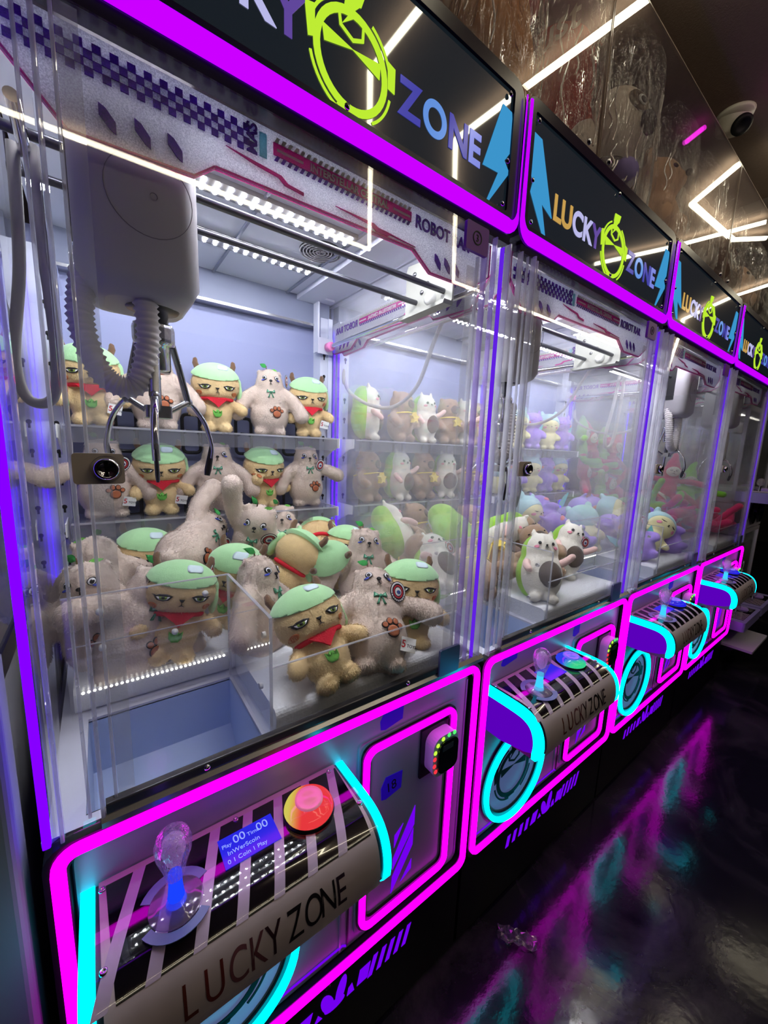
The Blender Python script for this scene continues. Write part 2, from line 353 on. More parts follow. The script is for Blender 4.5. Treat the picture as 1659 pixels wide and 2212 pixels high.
def wrap_text(key, s, size, mat, x0, s_base, sx=1.0):
    if key in CACHE: return CACHE[key]
    me = text_mesh(key + '_flat', s, size, mat, 0.0, 0.0, 'LEFT', sx).copy()
    bm = bmesh.new(); bm.from_mesh(me); bmesh.ops.triangulate(bm, faces=bm.faces)
    bmesh.ops.subdivide_edges(bm, edges=[e for e in bm.edges if e.calc_length() > 0.008], cuts=2)
    for v in bm.verts:
        y, z = prof_at(s_base - v.co.z, 0.0007); v.co = Vector((x0 + v.co.x, y, z))
    bm.to_mesh(me); bm.free(); me.name = key; CACHE[key] = me; return me
def logo(mb, c, k, mat, y0, y1):
    """the round wrist-badge emblem of the signs"""
    cx, cz = c
    P = lambda pts: [(cx + x * k, cz + z * k) for x, z in pts]
    mb.ring(circ(cx, cz, .0645 * k, 40, .066 * k), circ(cx, cz, .054 * k, 40, .0555 * k), 'y', y0, y1, mat)
    for a0, a1 in ((112, 165), (195, 262), (-58, -12), (15, 62)):
        o = [(cx + .073 * k * math.cos(R(a)), cz + .0745 * k * math.sin(R(a))) for a in [a0 + (a1 - a0) * i / 10 for i in range(11)]]
        i_ = [(cx + .069 * k * math.cos(R(a)), cz + .0705 * k * math.sin(R(a))) for a in [a0 + (a1 - a0) * i / 10 for i in range(11)]]
        mb.prism(o + i_[::-1], 'y', y0, y1, mat)
    for poly in ([(-.051, .024), (-.047, .004), (0, .017)], [(0, .017), (.050, .024), (.049, .003)],
                 [(-.077, .034), (-.062, .038), (-.062, .0), (-.072, -.004)], [(.064, .036), (.079, .032), (.079, -.002), (.066, .0)],
                 [(-.02, -.058), (.014, -.060), (.012, -.068), (-.016, -.069), (-.026, -.063)],
                 [(-.013, .092), (.020, .095), (.013, .076), (-.016, .073)], [(-.014, .074), (.012, .077), (-.004, .060), (.006, .060), (-.019, .040), (-.008, .056), (-.017, .056)]):
        mb.prism(P(poly), 'y', y0, y1, mat)
    o = [(-.027, .060), (-.023, .036), (.0, .026), (.019, .035), (.020, .062)]; i_ = [(-.023, .058), (-.019, .039), (.0, .031), (.015, .038), (.016, .060)]
    mb.prism(P(o + i_[::-1]), 'y', y0, y1, mat); return mb
def build_sign(root, k):
    s = ob('sign', M('sign_housing', lambda: MB().rbox(.006, .844, .03, .050, 1.885, 2.168, DARKPLASTIC, .03).box(.006, .844, .05, .16, 1.975, 2.166, DARKPLASTIC)), root)
    ob('frame', M('sign_frame', lambda: MB().ring(rrect(.004, .846, 1.888, 2.170, .035), rrect(.036, .814, 1.930, 2.146, .006), 'y', .002, .034, DARKPLASTIC)), s)
    face = pm('slate_sign_face', (.010, .014, .018, 1), .04, emit=rgb(24, 33, 40), es=.75, spec=.6, coat=1.0)
    ob('face', M('sign_face', lambda: MB().box(.034, .816, .0075, .012, 1.928, 2.148, face)), s)
    def nz():
        mb = MB(); pts = [(.010, -.004, 2.15)] + [(.010, -.004, z) for z in (2.05, 1.96)]; rs = [.0045, .005, .006]
        for i in range(7):
            a = R(180 + 90 * i / 6); pts.append((.040 + .030 * math.cos(a), -.004, 1.935 + .034 * math.sin(a))); rs.append(.0065 + .0075 * i / 6)
        pts += [(.25, -.004, 1.901), (.6, -.004, 1.901)]; rs += [.0145, .0145]
        for i in range(7):
            a = R(270 + 90 * i / 6); pts.append((.814 + .030 * math.cos(a), -.004, 1.935 + .034 * math.sin(a))); rs.append(.0145 - .0115 * i / 6)
        pts += [(.844, -.004, z) for z in (1.98, 2.06, 2.15)]; rs += [.0022, .002, .002]
        return mb.tube(pts, rs, SIGN_NEON, 10, flat=.5)
    ob('neon_edge', M('sign_neon', nz), s)
    ob('lower_lip', M('sign_lip', lambda: MB().prism([(.0, 1.886), (.003, 1.872), (.030, 1.876), (.034, 1.888)], 'x', .02, .83, DARKPLASTIC)), s)
    cols = dict(L=rgb(202, 160, 82), C=rgb(190, 190, 240), Y=rgb(98, 72, 160), Z=rgb(62, 62, 168), O=rgb(96, 146, 226), E=rgb(122, 134, 226))
    for ch, x, c in (('L', .136, 'L'), ('U', .170, 'L'), ('C', .221, 'C'), ('K', .272, 'C'), ('Y', .318, 'Y'), ('Z', .529, 'Z'), ('O', .580, 'O'), ('N', .640, 'Z'), ('E', .694, 'E')):
        m = pm('sign_letter_' + c, tuple(v * .3 for v in cols[c][:3]) + (1,), .2, emit=cols[c], es=.9)
        ob('letter_' + ch.lower(), text_mesh('sgn' + ch + c, ch, .074, m, .001, .0022, 'LEFT', .95), s, (x, .0068, 1.979))
    ob('emblem', M('sign_logo', lambda: logo(MB(), (.440, 1.999), 1.0, LIME, .0060, .0072)), s)
    bl = [(.040, 2.112), (.070, 2.110), (.132, 1.976), (.088, 1.992), (.124, 1.905), (.044, 2.000), (.050, 2.020), (.026, 2.056)]
    br = [(.812, 2.110), (.784, 2.112), (.737, 1.988), (.784, 1.992), (.745, 1.912), (.818, 2.004), (.800, 2.020), (.824, 2.050)]
    for poly in (bl, br): ob('lightning_bolt', M('bolt%.3f' % poly[0][0], lambda: MB().prism(poly, 'y', .0060, .0073, BLUE_SIGN)), s)
    for x, z in ((.05, 2.135), (.43, 2.138), (.80, 2.135), (.05, 1.940), (.43, 1.936), (.80, 1.940), (.044, 2.02), (.806, 2.02)):
        ob('screw', M('sign_screw', lambda: MB().lathe([(0, -.004), (.004, -.003), (.005, 0)], (0, .0035, 0), CHROME, 10, (0, 1, 0))), s, (x, 0, z))
HDR = [(.032, 1.876), (.032, 1.835), (.092, 1.770), (.222, 1.776), (.248, 1.797), (.596, 1.803), (.640, 1.774), (.758, 1.776), (.812, 1.812), (.812, 1.876)]
def header_meshes():
    def checker():
        mb = MB(); c = .0083
        for i in range(30):
            for j in range(4):
                if (i + j) % 2 == 0: mb.box(.045 + i * c, .045 + (i + 1) * c, .0335, .0415, 1.834 + j * c, 1.834 + (j + 1) * c, PURPLEINK)
        return mb
    def banner():
        mb = MB(); mb.box(.328, .587, .0338, .0412, 1.846, 1.862, MAGINK)
        for i in range(26): x = .329 + i * .0099; mb.prism([(x, 1.839), (x + .005, 1.839), (x + .009, 1.846), (x + .004, 1.846)], 'y', .0338, .0412, PURPLEINK)
        for i in range(26): x = .329 + i * .0099; mb.prism([(x, 1.862), (x + .005, 1.862), (x + .009, 1.869), (x + .004, 1.869)], 'y', .0338, .0412, frost('cream_ink', (.6, .56, .48, 1), (.75, .7, .6, 1)))
        mb.box(.333, .374, .0332, .0418, 1.8515, 1.855, WHITEINK); mb.box(.545, .584, .0332, .0418, 1.8515, 1.855, WHITEINK); return mb
    def marks():
        mb = MB()
        for x in (.122, .157, .192, .650, .676, .702): mb.prism([(x, 1.812), (x, 1.800), (x + .010, 1.789), (x + .016, 1.786), (x + .016, 1.798), (x + .007, 1.809)], 'y', .0335, .0415, PURPLEINK)
        for poly in ([(.262, 1.829), (.30, 1.822), (.335, 1.819), (.345, 1.812), (.375, 1.810), (.375, 1.814), (.350, 1.816), (.340, 1.823), (.30, 1.826)], [(.43, 1.816), (.50, 1.811), (.51, 1.805), (.535, 1.805), (.54, 1.809), (.60, 1.808), (.53, 1.812), (.515, 1.812), (.505, 1.816)]): mb.prism(poly, 'y', .0335, .0415, MAGINK)
        mb.box(.308, .318, .0335, .0415, 1.836, 1.866, TEALINK)
        n = len(HDR); cx = sum(p[0] for p in HDR) / n; cz = sum(p[1] for p in HDR) / n
        for a, b in zip(HDR[1:-1], HDR[2:]):
            d = Vector((b[0] - a[0], b[1] - a[1])).normalized(); q = Vector((-d.y, d.x)) * .0022
            mb.prism([a, b, (b[0] + q.x, b[1] + q.y), (a[0] + q.x, a[1] + q.y)], 'y', .0338, .0412, MAGINK)
        return mb
    return checker, banner, marks
def build_header(root, loc, rot, key=''):
    h = ob('header_panel', M('hdr', lambda: MB().prism(HDR, 'y', .035, .040, FROST)), root, loc, rot)
    c, b, mk = header_meshes()
    ob('checker_print', M('hdr_check', c), h); ob('banner_print', M('hdr_banner', b), h); ob('marking_print', M('hdr_marks', mk), h)
    ob('lettering', text_mesh('hdr_ic', 'INTERSTELLAR CENTRAL', .0145, WHITEINK, .0092, .0003, 'CENTER', .92), h, (.4595, .0375, 1.8485))
    ob('lettering', text_mesh('hdr_rr', 'ROBOT RAR', .030, PURPLEINK, .0078, .0006, 'LEFT', .88), h, (.597, .0375, 1.842))
    ob('lettering', text_mesh('hdr_mas', 'MAS', .020, PURPLEINK, .0078, .0005, 'LEFT', 1.0), h, (.304, .0375, 1.834), (0, R(-90), 0))
def build_base(root, k):
    def body():
        mb = MB()
        mb.box(.002, .010, .03, .84, .03, .915, BLACK); mb.box(.840, .848, .03, .84, .03, .915, BLACK); mb.box(.01, .84, .832, .84, .03, .915, BLACK)
        mb.box(.01, .84, .032, .04, .30, .905, GREYPANEL)
        # deck plate with the prize hole
        mb.box(.004, .050, .014, .84, .908, .915, WHITEPANEL); mb.box(.303, .846, .014, .84, .908, .915, WHITEPANEL); mb.box(.05, .303, .262, .84, .908, .915, WHITEPANEL); mb.box(.05, .303, .014, .03, .908, .915, WHITEPANEL)
        return mb
    ob('cabinet_base', M('base_body', body), root)
    def chute():
        mb = MB(); a, b, c, d = .05, .303, .03, .262
        mb.box(a - .003, a, c, d, .55, .910, CHUTE); mb.box(b, b + .003, c, d, .55, .910, CHUTE); mb.box(a, b, d, d + .003, .55, .910, CHUTE); mb.box(a, b, c - .003, c + .0005, .55, .910, CHUTE)
        mb.prism([(c, .62), (d, .80), (d, .795), (c, .615)], 'x', a, b, CHUTE); return mb
    ob('prize_chute', M('chute', chute), root)
    fp = ob('front_panel', M('front_panel', lambda: MB().prism(rrect(.034, .816, .336, .888, .02), 'y', .008, .030, GREYPANEL)), root)
    def fr():
        mb = MB(); mb.ring(rrect(.004, .846, .304, .9145, .028), rrect(.030, .820, .332, .892, .02), 'y', -.004, .032, BLACK); return mb
    ob('neon_channel', M('front_channel', fr), root)
    ob('neon_frame', M('front_neon', lambda: MB().tube([(x, -.006, z) for x, z in rrect(.0195, .8305, .3205, .9030, .024, 6)], .0085, MAG, 10, True)), root)
    SEAM = pm('panel_seam', (.35, .4, .5, 1), .3, .6)
    ob('panel_seam', M('seam_a', lambda: MB().box(.45, .455, .006, .009, .34, .70, SEAM)), root); ob('panel_seam', M('seam_b', lambda: MB().box(.808, .813, .006, .009, .35, .87, SEAM)), root)
    def lines():
        mb = MB(); mb.box(.47, .474, .006, .009, .345, .66, BLACK)
        mb.tube([(.05, .007, .352), (.46, .007, .352), (.468, .007, .345)], .0022, PURP_BACKLIT, 6); return mb
    ob('trim_line', M('front_lines', lines), root)
    ob('top_rail', M('top_rail', lambda: MB().prism([(-.004, .914), (-.010, .918), (-.010, .926), (-.002, .933), (.010, .933), (.012, .914)], 'x', .068, .846, STEEL)), root)
    kp = ob('kick_plate', M('kick', lambda: MB().box(.006, .844, .012, .030, .012, .303, pm('kick_black', (.003, .003, .006, 1), .45, spec=.2))), root)
    def kl():
        mb = MB(); y0, y1 = .0112, .0125
        for i in range(4): x = .215 + i * .034; mb.prism([(x, .188), (x + .016, .188), (x + .024, .228), (x + .008, .228)], 'y', y0, y1, PURP_BACKLIT)
        for i in range(5): x = .545 + i * .026; mb.prism([(x - .010, .182), (x + .003, .182), (x + .020, .235), (x + .007, .235)], 'y', y0, y1, PURP_BACKLIT)
        mb.prism([(.350, .188), (.380, .188), (.392, .228), (.362, .228)], 'y', y0, y1, PURP_BACKLIT); mb.prism([(.505, .188), (.535, .188), (.543, .228), (.513, .228)], 'y', y0, y1, PURP_BACKLIT)
        for cx, cz, rx, rz, t in ((.428, .214, .014, .030, .35), (.462, .222, .012, .036, -.25), (.446, .196, .026, .012, 0)):
            mb.prism([(cx + rx * math.cos(a) * math.cos(t) - rz * math.sin(a) * math.sin(t), cz + rx * math.cos(a) * math.sin(t) + rz * math.sin(a) * math.cos(t)) for a in [2 * PI * i / 18 for i in range(18)]], 'y', y0 - .0002 * cx, y1, PURP_BACKLIT)
        mb.prism([(.395, .188), (.415, .188), (.405, .205)], 'y', y0, y1, PURP_BACKLIT); mb.prism([(.478, .186), (.498, .186), (.492, .212), (.482, .206)], 'y', y0, y1, PURP_BACKLIT); return mb
    ob('backlit_emblem', M('kick_logo', kl), kp)
    ob('lock', M('kick_lock', lambda: MB().lathe([(.0, -.006), (.006, -.006), (.008, 0)], (.425, .012, .272), CHROME, 14, (0, 1, 0)).box(.4215, .4285, .003, .008, .271, .273, BLACK)), kp)
    # prize door
    d = ob('prize_door', M('prize_disc', lambda: MB().lathe([(0, -.004), (.118, -.004), (.122, .004), (.122, .02)], (.208, .012, .478), pm('ice_blue_panel', rgb(136, 150, 186), .4, emit=rgb(96, 112, 156), es=.7), 44, (0, 1, 0))), root)  # disc emission stands in for chute light shining through the flap
    ob('neon_ring', M('prize_ring', lambda: MB().tube([(.208 + .139 * math.cos(a), -.004, .478 + .139 * math.sin(a)) for a in [2 * PI * i / 56 for i in range(56)]], .0075, CYAN, 10, True)), d)
    ob('ring_channel', M('prize_chan', lambda: MB().ring(circ(.208, .478, .152, 48), circ(.208, .478, .124, 48), 'y', .002, .012, pm('dark_teal_plastic', (.01, .03, .035, 1), .3))), d)
    ob('emblem', M('prize_logo', lambda: logo(MB(), (.208, .480), 1.25, BLACKMAT, .0064, .0079)), d)
def build_coin_door(root, k):
    d = ob('coin_door', M('coin_door', lambda: MB().prism(rrect(.488, .772, .356, .832, .012), 'y', .004, .012, GREYPANEL)), root)
    ob('neon_channel', M('coin_chan', lambda: MB().ring(rrect(.492, .768, .362, .828, .026), rrect(.514, .746, .386, .806, .018), 'y', -.002, .006, BLACK)), d)
    ob('neon_frame', M('coin_neon', lambda: MB().tube([(x, -.004, z) for x, z in rrect(.502, .758, .372, .818, .024, 6)], .0075, MAG, 10, True)), d)
    def st():
        mb = MB(); y0, y1 = .0028, .0045
        for p in ([(.592, .553), (.617, .572), (.592, .520)], [(.590, .490), (.652, .600), (.652, .548), (.590, .440 + .02)], [(.590, .440), (.650, .538), (.650, .492), (.588, .395)], [(.617, .408), (.649, .452), (.649, .424)]): mb.prism(p, 'y', y0, y1, PURP_BACKLIT)
        return mb
    ob('backlit_stripes', M('coin_stripes', st), d)
    r = ob('card_reader', M('reader', lambda: MB().box(.656, .742, -.002, .004, .672, .796, BLACK).prism(rrect(.668, .748, .684, .786, .026, 6), 'y', -.030, -.002, pm('milky_plastic', rgb(210, 206, 220), .35), False)), d)
    ob('reader_face', M('reader_face', lambda: MB().prism(rrect(.682, .746, .690, .772, .02, 6), 'y', -.034, -.029, GLOSSBLACK).box(.694, .728, -.0345, -.033, .748, .762, pm('reader_screen', rgb(60, 62, 70), .2))), r)
    def leds():
        mb = MB(); g, y, rd = em('green_led', (.08, 1, .15, 1), 1.3), em('lime_led', (.5, 1, .05, 1), 1.3), em('red_led', (1, .03, .05, 1), 1.3)
        for i, (x, z) in enumerate(((.734, .780), (.716, .781), (.697, .778), (.681, .768), (.674, .752), (.673, .736), (.673, .718), (.678, .702))):
            mb.ell((x, -.030, z), (.0052, .003, .0052), g if i < 2 else (y if i < 5 else rd), n=10, m=6)
        return mb
    ob('status_light', M('reader_leds', leds), r)
def tapes(root, k):
    if k == 0: L_ = [((.543, .604, .840, .884), None), ((.549, .606, .668, .722), '18')]
    elif k == 1: L_ = [((.480, .520, .84, .885), None), ((.10, .17, .855, .885), None)]
    else: L_ = [((.48, .53, .84, .885), None)]
    for (x0, x1, z0, z1), t in L_:
        y = .0068 if z0 > .83 else .0028
        p = ob('blue_tape', MB().prism([(x0, z0 + .004), (x0 + .012, z0), (x1 - .002, z0 + .008), (x1, z1 - .003), (x0 + .01, z1 + .002), (x0 - .002, z1 - .02)], 'y', y, y + .0012, TAPE), root)
        if t: ob('handwriting', text_mesh('t18', t, .034, BLACKMAT, .0004, 0, 'LEFT', .9), p, (x0 + .012, y - .0003, z0 + .014), (0, R(-8), 0))
def build_console(root, k):
    x0, x1 = .040, .446
    poly = PROF + [(-.150, .722), (-.135, .70), (-.05, .695), (.006, .70)]
    c = ob('control_console', M('console_body', lambda: MB().prism([(y, z) for y, z in off_prof(-.004)] + poly[len(PROF):], 'x', x0 + .012, x1 - .012, DARKSTEEL)), root)
    sp = em('violet_side_glow', (.13, .0, .62, 1), .8)
    for a, b, nm in ((x0, x0 + .004, 'l'), (x1 - .004, x1, 'r')):
        ob('side_plate', M('side_plate' + nm, lambda: MB().prism([(y, z) for y, z in off_prof(-.020)] + [(-.118, .716), (-.05, .700), (.006, .700)], 'x', a, b, sp)), c)
    for a, b, nm in ((x0 - .002, x0 + .014, 'l'), (x1 - .012, x1 + .002, 'r')):
        def band():
            n = [Vector(p) for p in off_prof(-.001)]; i_ = [Vector(p) for p in off_prof(-.0215)]
            o = [tuple(p) for p in n] + [(-.150, .712), (-.139, .712)] + [tuple(p) for p in i_[::-1]]
            return MB().prism(o, 'x', a, b, CYAN)
        ob('light_band', M('band' + nm, band), c)
    def shell():
        mb = MB(); on_shell(mb, x0 + .018, x1 - .018, x0 + .022, x1 - .022, 0.0, _L[-1], SILVER, 0.0, 40); return mb
    ob('shell', M('console_shell', shell), c)
    def cover():
        mb = MB(); on_shell(mb, x0 + .014, x1 - .012, x0 + .014, x1 - .012, 0.0, _L[-1], pane('clear_cover_film', dust=.0, r0=.04), 0.0016, 40); return mb
    ob('clear_cover', M('console_cover', cover), c)
    def black():
        mb = MB(); on_shell(mb, .066, .426, .072, .418, .010, .150, GLOSSBLACK, .0004, 24); return mb
    ob('black_film', M('console_black', black), c)
    for i in range(7):
        xt = .106 + i * .0515
        ob('white_stripe', M('stripe%d' % i, lambda: on_shell(MB(), xt - .0078, xt + .0078, xt - .058, xt - .042, .010, .1505, STRIPE, .0008, 24)), c)
    cols = [rgb(104, 44, 34), rgb(110, 40, 36), rgb(122, 72, 84), rgb(108, 60, 72), rgb(52, 24, 36), rgb(22, 18, 26), rgb(22, 18, 26), rgb(22, 18, 28), rgb(44, 26, 46)]
    xs = [.133, .158, .187, .213, .236, .266, .291, .316, .343]
    for ch, x, cl in zip('LUCKYZONE', xs, cols):
        m = pm('ink_%d' % int(cl[0] * 9999 + cl[2] * 99), cl, .5)
        ob('letter_' + ch.lower(), wrap_text('cons' + ch + '%.3f' % x, ch, .062, m, x, .213, .60), c)
    for x, s in ((.062, .014), (.062, .115), (.24, .012), (.412, .012), (.425, .10)):
        y, z = prof_at(s, 0); ob('screw', M('console_screw', lambda: MB().lathe([(.0045, 0), (.0042, .0025), (.002, .003), (.0018, .0015), (0, .0015)], (0, 0, 0), CHROME, 10)), c, (x, y, z))
    # joystick
    def arcs():
        mb = MB(); f = pm('slate_blue_film', rgb(120, 142, 190), .3)
        for a0, a1 in ((25, 150), (205, 320)):
            o = [(.142 + r_ * math.cos(R(a)), -.082 + r_ * math.sin(R(a))) for r_, rg in ((.046, range(13)), (.034, range(12, -1, -1))) for a in [a0 + (a1 - a0) * q / 12 for q in rg]]
            mb.prism(o, 'z', .8232, .8244, f)
        return mb
    j = ob('joystick', M('joy_base', arcs), c)
    ob('flange', M('joy_flange', lambda: MB().lathe([(.033, .001), (.0333, .0022), (.0325, .0032), (.022, .0062), (.014, .010), (.012, .012), (0, .012)], (.142, -.082, .8235), pane('lilac_flange', tint=(.86, .8, .94, 1), dust=.30, r0=.06, dustcol=(.80, .66, .92, 1)), 28)), j)
    glow = em('joy_blue' if k == 0 else 'joy_teal', (.01, .05, 1, 1) if k == 0 else (.05, .6, .9, 1), 1.1)
    ob('shaft', M('joy_shaft%d' % (k == 0), lambda: MB().lathe([(.0125, .004), (.010, .014), (.0085, .030), (.0085, .048), (0, .048)], (.142, -.082, .8235), glow, 18)), j)
    ob('knob', M('joy_knob', lambda: MB().lathe([(.0, .044), (.0115, .045), (.0125, .052), (.0165, .066), (.0215, .082), (.0225, .094), (.019, .106), (.011, .114), (0, .117)], (.142, -.082, .8235), BULB, 24)), j)
    ob('bubble_core', M('joy_core', lambda: MB().lathe([(.0, .058), (.010, .068), (.0145, .084), (.013, .098), (.006, .106), (0, .107)], (.142, -.082, .8235), pm('bubble_core', rgb(226, 190, 248), .3, bump=(240, 1.0, .006), alpha=.75, emit=(.42, .22, .62, 1), es=.28), 18)), j)
    # button
    bx, by = .346, -.058
    b = ob('push_button', M('btn_base', lambda: MB().lathe([(.043, 0), (.043, .004), (.040, .006)], (bx, by, .823), BLACK, 28)), c)
    def dome():
        m = bpy.data.materials.new('button_dome'); m.use_nodes = True; nt = m.node_tree; N = nt.nodes.new; L = nt.links.new; nt.nodes.clear()
        tc = N('ShaderNodeTexCoord'); sx = N('ShaderNodeSeparateXYZ'); L(tc.outputs['Object'], sx.inputs[0])
        dt = N('ShaderNodeVectorMath'); dt.operation = 'DOT_PRODUCT'; dt.inputs[1].default_value = ((-.8, .5, 0), (-.35, -.9, 0), (0, -1, 0), (0, -1, 0))[k]
        ad = N('ShaderNodeVectorMath'); ad.inputs[1].default_value = (-bx, -by, 0); L(tc.outputs['Object'], ad.inputs[0]); L(ad.outputs[0], dt.inputs[0])
        mr = N('ShaderNodeMapRange'); mr.interpolation_type = 'SMOOTHSTEP'; mr.inputs[1].default_value = .006; mr.inputs[2].default_value = .034; L(dt.outputs['Value'], mr.inputs[0])
        e1 = N('ShaderNodeEmission'); e2 = N('ShaderNodeEmission')
        c1 = [(1, .05, .06, 1), (.03, .06, 1, 1), (.02, .01, .75, 1), (.02, .01, .75, 1)][k]; c2 = [(.85, .75, .12, 1), (.05, .85, .35, 1), (.02, .02, 1, 1), (.02, .02, 1, 1)][k]
        e1.inputs[0].default_value = c1; e2.inputs[0].default_value = c2; e1.inputs[1].default_value = .85; e2.inputs[1].default_value = .8
        mx = N('ShaderNodeMixShader'); L(mr.outputs[0], mx.inputs[0]); L(e1.outputs[0], mx.inputs[1]); L(e2.outputs[0], mx.inputs[2])
        g = N('ShaderNodeBsdfGlossy'); g.inputs['Roughness'].default_value = .1; m2 = N('ShaderNodeMixShader'); m2.inputs[0].default_value = .07; L(mx.outputs[0], m2.inputs[1]); L(g.outputs[0], m2.inputs[2])
        o = N('ShaderNodeOutputMaterial'); L(m2.outputs[0], o.inputs[0])
        return MB().lathe([(.0395, .004), (.0415, .008), (.0395, .013), (.032, .019), (.022, .0225)], (bx, by, .823), m, 36)
    ob('dome', M('btn_dome%d' % k, dome), b)
    ob('cap', M('btn_cap%d' % (k == 0), lambda: MB().lathe([(.0235, .021), (.023, .026), (.0195, .0245), (.010, .026), (0, .0265)], (bx, by, .823), pm('btn_cap_red' if k == 0 else 'btn_cap_blue', rgb(236, 150, 150) if k == 0 else rgb(96, 120, 220), .15, emit=(.5, .12, .25, 1) if k == 0 else (.1, .15, .8, 1), es=.6), 30)), b)
    # little display
    dp = ob('display', M('display', lambda: MB().box(.206, .290, -.078, -.028, .8235, .8246, pm('display_blue', rgb(20, 20, 150), .2, emit=rgb(34, 40, 214), es=.9))), c)
    if k == 0:
        tm = pm('display_text', rgb(150, 190, 235), .4, emit=rgb(140, 180, 235), es=.7)
        for s_, sz, x, y in (('00', .019, .226, -.046), ('00', .019, .262, -.046), ('Play', .009, .209, -.046), ('Time', .009, .247, -.046), ('InWerScoin', .010, .214, -.060), ('0 1 Coin 1 Play', .0095, .211, -.073)):
            ob('readout', text_mesh('rd' + s_, s_, sz, tm, .0003), dp, (x, y, .8249), (R(-90), 0, 0))
def build_glass(root, k):
    sl = -.034 if k == 0 else 0.0
    # front door with its own edges, rail, lock and corner clip
    d = ob('front_door', M('door_glass', lambda: MB().box(.069, .757, .000, .004, .934, 1.872, GLASS_DOOR)), root)
    ob('edge_strip', M('door_edge_l', lambda: MB().rbox(.068, .073, -.006, .008, .930, 1.874, EDGE, .002, 'z').rbox(.084, .088, -.001, .006, .934, 1.87, EDGE, .0015, 'z')), d)
    ob('clear_profile', M('door_profile', lambda: MB().box(.0885, .108, .0045, .0075, .950, 1.87, pane('streaky_clear_profile', dust=.16, r0=.09))), d)
    ob('clear_profile', M('door_profile_r', lambda: MB().box(.712, .7335, .0045, .0075, .950, 1.80, pane('streaky_clear_profile', dust=.16, r0=.09))), d)
    ob('edge_strip', M('door_edge_r', lambda: MB().rbox(.752, .758, -.006, .008, .930, 1.85, EDGEV, .002, 'z').rbox(.734, .739, -.001, .006, .934, 1.82, EDGE, .0015, 'z')), d)
    ob('bottom_rail', M('door_rail', lambda: MB().rbox(.074, .752, -.007, .008, .933, .949, pm('smoked_rail', rgb(84, 84, 92), .2, .4), .003, 'x')), d)
    [ob('rail_stud', M('door_stud', lambda: MB().lathe([(0, -.004), (.004, -.003), (.005, 0)], (0, -.007, .942), CHROME, 10, (0, 1, 0))), d, (x, 0, 0)) for x in (.20, .60)]
    ob('corner_clip', M('door_clip', lambda: MB().rbox(.689, .752, -.012, -.006, .926, .990, pm('blue_grey_metal', rgb(112, 116, 156), .35, .5), .005, 'y')), d)
    lp = ob('lock_plate', M('lock_plate', lambda: MB().rbox(.071, .121, -.010, -.005, 1.380, 1.416, pm('bronze_plate', rgb(228, 214, 206), .4, .1), .004, 'y')), d)
    ob('lock_cylinder', M('lock_cyl', lambda: MB().lathe([(.0155, 0), (.0155, -.002)], (.103, -.010, 1.398), pm('navy_ring', (.004, .004, .03, 1), .3), 26, (0, 1, 0)).lathe([(.0125, 0), (.0125, -.010), (.0095, -.012), (.009, -.008), (0, -.008)], (.103, -.0095, 1.398), CHROME, 26, (0, 1, 0)).box(.1015, .1045, -.0185, -.017, 1.392, 1.404, BLACK)), lp)
    if k < 3:
        hp = ob('hinge_plate', M('hinge_plate', lambda: MB().rbox(.686, .749, -.012, -.005, 1.818, 1.868, pm('neon_tinted_plate', rgb(128, 44, 186), .35), .004, 'y')), d)  # purple neon light is put into the plate's base colour
        if k < 2: ob('number_mark', MB().ring(circ(.716, 1.843, .0125, 26), circ(.716, 1.843, .0105, 26), 'y', -.0128, -.0115, BLACKMAT), hp); ob('number_digit', text_mesh('dig%d' % k, '34'[k], .018, BLACKMAT, .0012), hp, (.7115, -.0122, 1.8365))
    for x in (.20, .42, .66): ob('header_bolt', M('header_bolt', lambda: MB().lathe([(0, -.005), (.004, -.003), (.005, 0)], (0, .030, 1.884), WHITEPAINT, 10, (0, 1, 0))), root, (x, 0, 0))
    ob('fixed_front_pane', M('fixed_pane', lambda: MB().box(.017, .066, .002, .005, .918, 1.872, GLASS_DOOR)), root)
    # fixed panes left and right
    P = lambda x, t: [(x, .014), (x + t, .014), (x + t + sl, .80), (x + sl, .80)]
    ob('side_glass', M('side_glass_l%d' % (k == 0), lambda: MB().prism(P(.016, .004), 'z', .916, 1.955, GLASS_SIDE)), root)
    ob('side_glass', M('side_glass_r', lambda: MB().prism([(.832, .014), (.836, .014), (.836, .80), (.832, .80)], 'z', .916, 1.955, GLASS_SIDE)), root)
    def posts():
        mb = MB(); mb.rbox(.0245, .029, -.002, .012, .916, 1.872, EDGE, .0015, 'z'); mb.rbox(.054, .058, .004, .010, .93, 1.872, EDGE, .0015, 'z'); return mb
    ob('corner_post', M('posts_l', posts), root)
    def posts2():
        mb = MB(); mb.rbox(.786, .790, -.002, .010, .916, 1.872, EDGEV, .0015, 'z'); mb.rbox(.830, .835, -.004, .012, .916, 1.872, EDGE, .0015, 'z'); return mb
    ob('corner_post', M('posts_r', posts2), root)
    if k == 0: ob('led_or_glint_strip', M('led_l', lambda: MB().rbox(.007, .0155, -.003, .010, .918, 1.868, LED, .002, 'z')), root)
    ob('led_or_glint_strip', M('led_r', lambda: MB().rbox(.8125, .8155, .0, .010, .918, 1.862, em('violet_led_dim', (.16, .02, 1, 1), .75), .001, 'z')), root)
    ob('led_or_glint_strip', M('led_br', lambda: MB().rbox(.838, .842, .770, .778, .918, 1.86, LED, .0015, 'z')), root)
    ob('led_or_glint_strip', M('led_bl%d' % (k == 0), lambda: MB().rbox(.006 + sl, (.018 if k == 0 else .011) + sl, .770, .778, .918, 1.86, LED, .0015, 'z')), root)
    # chute guard and low front guard
    def guard():
        mb = MB(); mb.box(.306, .310, .012, .272, .914, 1.152, ACRYLIC); mb.box(.026, .306, .268, .272, .914, 1.152, ACRYLIC); return mb
    g = ob('chute_guard', M('guard', guard), root)
